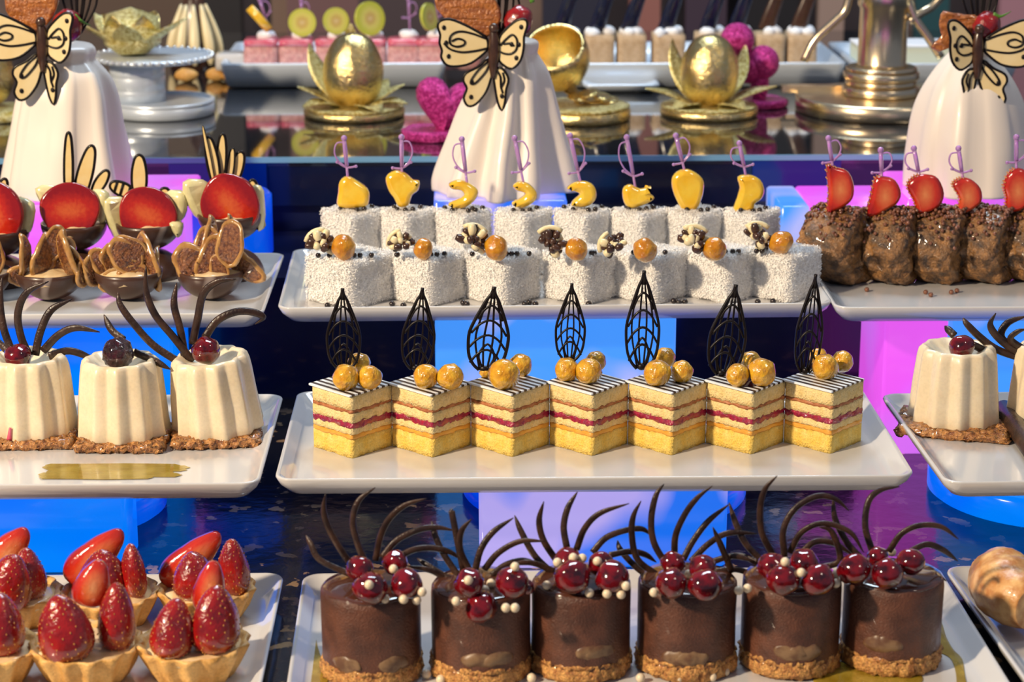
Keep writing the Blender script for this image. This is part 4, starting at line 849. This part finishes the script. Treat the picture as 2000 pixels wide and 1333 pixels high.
for ci, (key, nx, bx, y, lab, (bfx, bfy), mir, s, pi) in enumerate(CONES):
    b = PY(bx, 372, y); b.z = .2032; t = thing('draped_cone', lab, 'table decoration', b, 'draped fondant cones with butterflies')
    pr = [(q.x, q.z) for q in spline([(r, 0, z) for r, z in PROF[pi]], 4)]; rnd = random.Random(ci+3); ph = [rnd.uniform(0, 6) for _ in range(4)]
    amp = (.23, .19, .09)[ci]
    def fr(a, k, n=len(pr)):
        t_ = 1 - k/(n-1); f = min(1, t_*1.25)**.85
        v = math.sin(8*a + ph[0] + 1.3*math.sin(2*a + ph[1]) + .9*t_)
        return 1 + amp*f*(.55*(abs(v)**.7)*(1 if v > 0 else -1) + .45*math.sin(5*a + ph[3] - 1.2*t_)) + .04*f*math.sin(2*a + ph[2])
    hem = lambda a: .004*math.sin(7*a + ph[3]) + .003*math.sin(4*a)
    g = G(); lathe(g, pr, 144, fr=fr, amp=.0015, freq=25, seed=ci)
    lean = (PY(nx, 120, y).x - b.x)
    g.v = [(x + lean*(z/.15)**1.1 if z > 0 else x, yy, max(0, z)) for x, yy, z in g.v]; part('draped_fondant', g, M['cloth'], t)
    top = Vector((lean, 0, .150)); by = y - .044
    butterfly(t, bfx, bfy, by, mir)
    # sugar tuile, berry, leaf and piped loops at the neck
    sx = -mir if ci == 2 else 1
    if ci == 0: tp, bp_, lp = [(-60,-40),(10,-45),(55,-20),(62,20),(35,52),(5,38),(-35,20),(-62,-5)], (1012, 42, 28), [[(1040,5),(1035,-15),(1062,-20)]]
    elif ci == 1: tp, bp_, lp = [(-25,-60),(40,-60),(52,-20),(30,25),(5,42),(-25,30),(-50,0),(-45,-40)], (130, 52, 30), [[(145,30),(160,42),(178,50)]]
    else: tp, bp_, lp = [(-48,-10),(-40,-38),(-10,-32),(20,-30),(45,-15),(45,15),(10,10),(-5,15),(-35,40),(-60,30),(-40,10)], (1925, 55, 29), [[(1940,28),(1955,32),(1975,22)]]
    ctr = [(915, 22), (62, 22), (1880, 60)][ci]; yb = y - .030; c = PY(*ctr, yb); k = mpp(c)
    g = G(); pillow(g, [(x*k, -z*k) for x, z in tp], .006, edge=.25); g.v = [tuple(v) for v in rough(g.v, .0022, 170, ci)]; part('sugar_tuile', g, M['tuile'], t, loc=c - b)
    c = PY(bp_[0], bp_[1], yb) - b; r = bp_[2]*k
    g = G(); blob(g, (0, 0, 0), (r, r*.9, r*1.15), 20, 14, amp=.002, freq=140); o = part('red_berry', g, M['berry'], t, loc=c, rot=(0, .5, 0))
    for l_ in lp:
        g = G(); tube(g, spline([PY(x_, y_, yb - .004) - b for x_, y_ in l_], 4), lambda u: .0024*(1.1 - u), 8, flat=.5); part('leaf', g, M['leaf'], t)
    g = G(); ax, ay = [(975, 60), (150, 45), (1908, 45)][ci]
    for q, (dx, h, wd) in enumerate(((-14, 90, 13), (0, 105, 12), (14, 92, 13), (26, 72, 12))):
        p = [(ax + dx*.2, ay + 20), (ax + dx - wd, ay - h*.5), (ax + dx - wd*.6, ay - h), (ax + dx + wd*.6, ay - h), (ax + dx + wd, ay - h*.5), (ax + dx*.2 + 3, ay + 20)]
        tube(g, spline([PY(x_, y_, yb + .006) - b for x_, y_ in p], 5), .0013, 6)
    part('piped_loops', g, M['thread'], t)
    g = G(); blob(g, PY(*[(968, 95), (83, 78), (1905, 88)][ci], y - .034) - b, (.0085, .008, .012), 14, 10); part('chocolate_knob', g, M['choc'], t)

# ------------------------------------------------------------------ things standing on the glass shelf
def petal(g, a, L_, W_, up, z0=.012, r0=.02):
    """curved pointed petal leaving the centre at angle a; up: 0 flat .. 1 upright"""
    ux, uy = math.cos(a), math.sin(a); vs, fs = [], []; n = 7
    for i in range(n + 1):
        t = i/n; wd = W_*math.sin(PI*(t**.75)*.97 + .05)*.5 + .0002; rr = r0 + L_*t*math.cos(up*1.2*(.5 + t*.4)); z = z0 + L_*t*math.sin(up*1.2*(.5 + t*.4)) + .004*math.sin(PI*t)
        for j in (-1, -.5, 0, .5, 1): vs.append((ux*rr - uy*wd*j, uy*rr + ux*wd*j, z + abs(j)*wd*.25))
    m = len(vs); vs += [(x, y, z - .0016) for x, y, z in vs]
    for i in range(n):
        for j in range(4):
            q = i*5 + j; fs.append((q, q+1, q+6, q+5)); fs.append((m+q, m+q+5, m+q+6, m+q+1))
        q = i*5; fs.append((q, q+5, m+q+5, m+q)); fs.append((q+4, m+q+4, m+q+9, q+9))
    g.add(vs, fs)
def rdisc(g, r, z0, z1, n=56, **k): lathe(g, [(r-.002, z0), (r, z0+.002), (r, z1-.002), (r-.003, z1)], n, **k)
def egg(px, py, lab, s=1.0, pets=None, turn=0):
    b = P(px, py, ZS); b.z = ZS; t = thing('golden_egg_flower', lab, 'table decoration', b, 'golden eggs in glittering petals')
    g = G(); rdisc(g, .062*s, 0, .0105, amp=.0008, freq=70); part('base_disc', g, M['gold'], t)
    g = G(); lathe(g, [(.0605*s, .0100), (.061*s, .0125), (.056*s, .0135), (0, .0135)], 56, amp=.0015, freq=150); part('glitter_top', g, M['glit'], t)
    g = G(); pr = [(0, .012), (.018, .014), (.030, .024), (.0365, .040), (.0375, .056), (.034, .074), (.026, .090), (.014, .100), (0, .103)]
    lathe(g, [(q.x*s*.98, q.z*s) for q in spline([(a, 0, c) for a, c in pr], 3)], 40, amp=.0012, freq=50); part('egg', g, M['gold'], t)
    for q, (a, L_, W_, up) in enumerate(pets):
        g = G(); petal(g, R(a), L_, W_, up); part('petal', g, M['glit'], t)
    return t
egg(692, 226, 'golden egg in glittering petals between the silver stand and the pink heart', 1.0, [(150,.085,.040,.95),(178,.055,.034,.42),(8,.050,.034,.50),(-18,.050,.036,.12),(95,.10,.04,1.15),(-150,.050,.04,.1),(-60,.045,.035,.05),(50,.05,.04,.5)])
egg(1384, 224, 'golden egg in glittering petals just before the pink balls', .97, [(140,.085,.036,1.05),(172,.062,.036,.30),(38,.080,.038,.95),(2,.068,.040,.32),(-140,.04,.036,.05),(-50,.04,.034,.05),(95,.06,.04,.8)])
# hollow golden sphere on a glittering disc with coins
b = P(1135, 232, ZS); b.z = ZS; t = thing('golden_sphere_stand', 'hollow golden sphere on a glittering disc strewn with gold coins', 'table decoration', b)
g = G(); rdisc(g, .060, 0, .014, amp=.0008, freq=70); part('base_disc', g, M['gold'], t)
g = G(); lathe(g, [(.058, .0135), (.0595, .017), (.05, .018), (0, .018)], 56, amp=.0015, freq=150); part('glitter_top', g, M['glit'], t)
cc = PY(1088, 112, b.y + .012) - b; g = G(); pr = [(.040*math.sin(R(a)), -.040*math.cos(R(a))) for a in range(0, 125, 8)] + [(.037*math.sin(R(a)), -.037*math.cos(R(a))) for a in range(120, -1, -10)]
lathe(g, [(max(0, r), z) for r, z in pr], 40, amp=.001, freq=40); part('open_sphere', g, M['gold'], t, loc=cc, rot=(R(40), R(-12), 0), s=(1.0, 1, 1.1))
for j, (x, y, rz) in enumerate(((1128, 190, .1), (1150, 182, -.2), (1175, 188, .15), (1160, 195, 0), (1140, 199, .1), (1188, 196, -.1), (1120, 180, .2), (1108, 168, .3), (1115, 160, .1))):
    g = G(); rdisc(g, .0125, -.0012, .0012, 24); part('coin', g, M['gold'], t, loc=PY(x, y, b.y - .012 + .004*j) - b, rot=(R(12), rz, 0))
# pink glitter heart
b = P(846, 270, ZS); b.z = ZS; t = thing('pink_glitter_heart', 'pink glitter heart on a round pink disc, half behind the draped cone', 'table decoration', b)
g = G(); rdisc(g, .037, 0, .012, 48, amp=.0008, freq=80); part('base_disc', g, M['pinkglit'], t)
g = G(); hp = []
for q in range(28):
    a = 2*PI*q/28; x = 16*math.sin(a)**3; z = 13*math.cos(a) - 5*math.cos(2*a) - 2*math.cos(3*a) - math.cos(4*a); hp.append((x, z))
vs, fs = [], []; rg = [(0.0, -1), (.45, -.93), (.75, -.72), (.93, -.42), (1, 0), (.93, .42), (.75, .72), (.45, .93), (0.0, 1)]
for s, d in rg: vs += [Vector((x*s*.0024, d*.021, z*s*.0024)) for x, z in hp]
for k_ in range(len(rg)-1):
    for i in range(28): j = (i+1) % 28; fs.append((k_*28+i, k_*28+j, (k_+1)*28+j, (k_+1)*28+i))
g.add(vs, fs); part('heart', g, M['pinkglit'], t, loc=PY(872, 203, b.y + .004) - b, rot=(R(-4), R(12), R(10)))
# pink balls
b = P(1480, 207, ZS); b.z = ZS; t = thing('pink_ball_ornament', 'open pink glitter balls stacked on a pink foot behind a golden egg', 'table decoration', b)
g = G(); rdisc(g, .034, 0, .010, 40, amp=.0008, freq=80); part('base_disc', g, M['pinkglit'], t, loc=(.004, 0, 0))
for j, (x, y, rx, ry) in enumerate(((1440, 78, .9, -.35), (1489, 122, .9, .25), (1462, 130, .7, -.4))):
    g = G(); pr = [(.0215*math.sin(R(a)), -.0215*math.cos(R(a))) for a in range(0, 131, 10)] + [(.0195*math.sin(R(a)), -.0195*math.cos(R(a))) for a in range(130, -1, -13)]
    lathe(g, [(max(0, r), z) for r, z in pr], 28); part('open_ball', g, M['pinkglit'], t, loc=PY(x, y, b.y + .002*j) - b, rot=(PI + .9, ry, 0))
g = G(); blob(g, (.002, .004, .03), (.012, .012, .028), 14, 10); part('core', g, M['pinkglit'], t)
# silver cake stand with gold flower
b = P(318, 222, ZS); b.z = ZS; t = thing('silver_cake_stand', 'two-tiered silver stand with a studded upper tray beside the draped cone', 'cake stand', b)
g = G(); rdisc(g, .064, 0, .016, 72); part('lower_tray', g, M['silver'], t); g = G(); lathe(g, [(.0600, .0158), (.0605, .0180), (.0625, .0190), (.0642, .0180), (.0643, .0158)], 72, cap=False); part('tray_rim', g, M['silver'], t)
g = G(); lathe(g, [(.034, .016), (.034, .030), (.0335, .031), (.034, .032), (.034, .046), (.0335, .047), (.034, .048), (.034, .062)], 48); part('drum', g, M['silver'], t, loc=(-.030, .006, 0))
g = G(); lathe(g, [(.030, .060), (.070, .066), (.074, .068), (.074, .071), (.06, .0715), (0, .0715)], 72); part('upper_tray', g, M['silver'], t, loc=(-.012, .010, 0))
g = G()
for q in range(48): a = 2*PI*q/48; blob(g, (.0745*math.cos(a) - .012, .0745*math.sin(a) + .010, .0705), .0028, 8, 6)
part('crystal_studs', g, M['crystal'], t, kind='stuff')
b = t.location + Vector((-.034, .004, .0718)); t = thing('golden_flower', 'golden flower of glittering petals standing on the silver stand', 'table decoration', b)
g = G(); pr = [(0, 0), (.02, .002), (.034, .016), (.036, .030), (.030, .048), (0, .06)]; lathe(g, pr, 30, amp=.004, freq=60); part('bud', g, M['glit'], t)
for q in range(11): g = G(); petal(g, R(q*360/11 + 8), .068 - .018*(q % 2), .036, .55 + .45*(q % 2), z0=.008, r0=.012); part('petal', g, M['gold'] if q % 2 else M['glit'], t)
# golden glitter ornament at the picture side
b = P(-12, 232, ZS); b.z = ZS; t = thing('golden_ornament', 'dark golden ornament on a glittering disc at the picture side behind a draped cone', 'table decoration', b)
g = G(); rdisc(g, .045, 0, .014, 48); part('base_disc', g, M['glit'], t); g = G(); blob(g, (-.01, .01, .052), (.036, .036, .040), 24, 16); part('sphere', g, M['gold'], t)
# chocolate cone with cream strips
b = P(383, 132, ZS); b.z = ZS; t = thing('chocolate_cone', 'tall dark chocolate cone with pale petals behind the silver stand', 'table decoration', b)
g = G(); lathe(g, [(.036, 0), (.031, .03), (.022, .07), (.010, .11), (0, .125)], 32); part('cone', g, M['choc'], t)
for j, a in enumerate((-150, -118, -85, -50, -20)):
    g = G(); tube(g, spline([(math.cos(R(a))*.038, math.sin(R(a))*.038, .008), (math.cos(R(a))*.034, math.sin(R(a))*.034, .04), (math.cos(R(a))*.018, math.sin(R(a))*.018, .09)], 4), lambda u: .0075*math.sin(PI*(.12 + .8*u)), 8, flat=.4); part('pale_petal', g, M['cream'], t)
# golden sculpture with column and curved legs
b = P(1718, 216, ZS); b.z = ZS; t = thing('golden_column_stand', 'golden column stand on a broad round double base with curved legs', 'table decoration', b)
for nm, r, z0, z1 in (('base_disc', .105, 0, .020), ('base_step', .048, .020, .032), ('collar', .044, .032, .040), ('collar', .047, .040, .050), ('collar', .044, .050, .056)):
    g = G(); rdisc(g, r, z0, z1, 72); part(nm, g, M['palegold'], t)
g = G(); lathe(g, [(.032, .056), (.030, .060), (.0295, .128), (.033, .132), (.033, .160), (.028, .165)], 40); part('column', g, M['palegold'], t)
for sgn, pp in ((-1, [(1570,120),(1592,78),(1630,42),(1652,18),(1662,-30)]), (1, [(1838,112),(1812,72),(1790,40),(1778,10),(1770,-30)]), (1, [(1776,42),(1800,25),(1822,12),(1850,-20)])):
    g = G(); tube(g, spline([PY(x, y, b.y - .012) - b for x, y in pp], 5), .0052, 10); part('curved_leg', g, M['palegold'], t)
g = G(); box(g, -.118, .10, .032, .050, .018, .026); part('cross_bar', g, M['palegold'], t, smooth=False)

# rear platters and cakes
def platter(x0, x1, yfront, depth, z0, h, lab, m='silver'):
    a, c = P(x0, yfront, z0), P(x1, yfront, z0); w_ = c.x - a.x; g = G(); rings = []
    for ins, z in ((.03, 0), (.008, .002), (0, h-.002), (.001, h), (.006, h), (.014, h*.6), (.03, h*.5)): rings.append([(x, y, z) for x, y in rrect(w_-2*ins, depth-2*ins, .010, 4)])
    loops(g, rings); o = part('rear_platter', g, M[m], loc=((a.x+c.x)/2, a.y + depth/2, z0)); tag(o, lab, 'platter', 'silver rear platters'); return o
pA = platter(430, 872, 175, .22, ZS, .034, 'silver platter under the pink kiwi-topped cakes')
pB = platter(1010, 1655, 175, .22, ZS, .034, 'silver platter under the tan cream-topped cakes')
pC = platter(1668, 1990, 175, .22, ZS, .034, 'silver platter under the white cake slab behind the golden column')
pD = platter(1140, 1290, 184, .055, ZS, .012, 'small low silver tray before the tan cake platter')
ZP = ZS + .0185
KY = PY(600, 120, P(600, 175, ZS).y + .07).y
kl = ['behind the silver stand, a yellow strip on top', 'with an upright round kiwi slice, second in its row', 'with a kiwi slice above a golden egg', 'with the broadest, greenest kiwi slice', 'topped only by a purple pick', 'with a kiwi slice behind the tuile', 'last in its row, half behind the tuile']
for i, (x, kx, ky, kr) in enumerate(((512, 508, 38, 20), (580, 590, 44, 27), (650, 656, 41, 26), (722, 722, 36, 33), (790, 0, 0, 0), (845, 838, 33, 27), (905, 0, 0, 0))):
    b = PY(x, 110, KY); b.z = ZP; t = thing('pink_cake', 'pink sponge cake ' + kl[i], 'cake', b, 'pink cakes on the rear platter')
    w_ = .0455; g = G(); sub_box(g, 0, 0, 0, .032, w_, w_, n=5, nz=3, rnd=.002, amp=.001, freq=120, seed=i); part('pink_sponge', g, M['pinksponge'], t)
    g = G(); sub_box(g, 0, 0, .032, .041, w_, w_, n=5, nz=2, rnd=.003, amp=.0015, freq=120, seed=i); part('red_jelly', g, M['wine'], t)
    g = G(); blob(g, (.006, .004, .044), (.013, .012, .007), 14, 8, amp=.002, freq=150, seed=i); part('cream_dollop', g, M['wcream'], t)
    if kr:
        c = PY(kx, ky, KY - .012) - b; k = mpp(b)
        if i == 0: g = G(); tube(g, [(-.014, 0, .016), (0, 0, 0), (.012, 0, -.014)], .006, 10, flat=.4); part('yellow_strip', g, M['mango'], t, loc=c)
        else: g = G(); lathe(g, [(kr*k, -.002), (kr*k, .002)], 28); part('kiwi_slice', g, M['kiwi'], t, loc=c, rot=(PI/2 - .15, 0, .2*i))
    if i in (1, 4, 5, 0): pick(t, (x + (8 if i else -5), 0), (x + 10, 45), 1, KY + .002)
tl = ['first beside the golden sphere', 'second after the golden sphere', 'third from the golden sphere', 'fourth and widest, behind the golden egg', 'fifth, right behind the golden egg', 'before the upper pink ball', 'seventh, behind the pink balls', 'last in its row']
TX = [1100, 1170, 1232, 1304, 1385, 1440, 1500, 1562]
for i, x in enumerate(TX):
    b = PY(x, 110, KY); b.z = ZP; t = thing('tan_cake', 'tan sponge cake with white cream and dark chocolate, ' + tl[i], 'cake', b, 'tan cakes on the rear platter')
    g = G(); sub_box(g, 0, 0, 0, .046, .039 + .004*(i == 3), .05, n=5, nz=4, rnd=.002, amp=.0008, freq=90, seed=i); part('tan_sponge', g, M['tan'], t)
    g = G()
    for q in range(5): blob(g, (random.uniform(-.013, .013), random.uniform(-.018, .01), .048), (.009, .008, .007), 10, 6, amp=.002, freq=180, seed=i*5+q)
    part('whipped_cream', g, M['wcream'], t)
    g = G(); tube(g, spline([(-.004, -.004, .050), (.002, -.006, .072), (.012, -.006, .10)], 4), lambda u: .0115*(1 - .25*u), 12, flat=.35); part('chocolate_sail', g, M['navy'] if i < 6 else M['choc'], t, label='dark chocolate sail')
b = PY(1800, 110, KY); b.z = ZP; t = thing('white_cake_slab', 'long pale cake slab behind the golden column', 'cake', b)
g = G(); sub_box(g, 0, 0, 0, .030, .185, .07, n=10, nz=3, rnd=.003, amp=.001, freq=60); part('cake_body', g, mat('pale_cake', (.62, .66, .52), .6), t)
g = G(); sub_box(g, 0, 0, .0298, .033, .186, .071, n=10, nz=2, rnd=.001, amp=.0008, freq=60); part('icing', g, M['wcream'], t)
for j, (x, y, m_, lab) in enumerate(((425,158,'shell','small round golden biscuit lying on the shelf right of the silver stand'),(455,160,'shell','small golden biscuit with a dark top lying on the shelf before the pink cakes'),(492,163,'wcream','small white meringue lying on the shelf before the pink cakes'),(365,160,'shell','small golden biscuit just behind the silver stand'))):
    g = G(); blob(g, (0, 0, .009), (.016, .013, .009), 16, 8, amp=.0015, freq=120, seed=j); o = part('petit_biscuit', g, M[m_], loc=P(x, y, ZS)); tag(o, lab, 'biscuit', 'small biscuits on the glass shelf')
g = G(); sub_box(g, 0, 0, 0, .022, .045, .045, n=5, nz=3, rnd=.004); o = part('white_ramekin', g, M['china'], loc=PY(455, 108, KY)); o.location.z = ZP; tag(o, 'small white square dish at the end of the pink cake row', 'dish')

# croissant
b = P(2010, 1215, Z1); b.z = Z1; t = thing('croissant', 'golden brown croissant at the picture edge, dark seeds on its tip', 'pastry', b)
g = G(); pts = spline([(-.012, .030, .028), (-.020, .012, .030), (-.020, -.012, .030), (-.008, -.040, .028)], 8)
tube(g, pts, lambda u: .0245*math.sin(PI*(.18 + .64*u))**.6*(1 + .07*abs(math.sin(u*13))), 24); g.v = [tuple(v) for v in rough(g.v, .0015, 70)]; part('crust', g, M['skin'], t)
for q, (x, y) in enumerate(((1949,1140),(1946,1150),(1943,1166),(1949,1172),(1945,1160))): link('dark_seed', bpearl_me, t, PY(x, y, b.y + .01) - b, s=.0028)
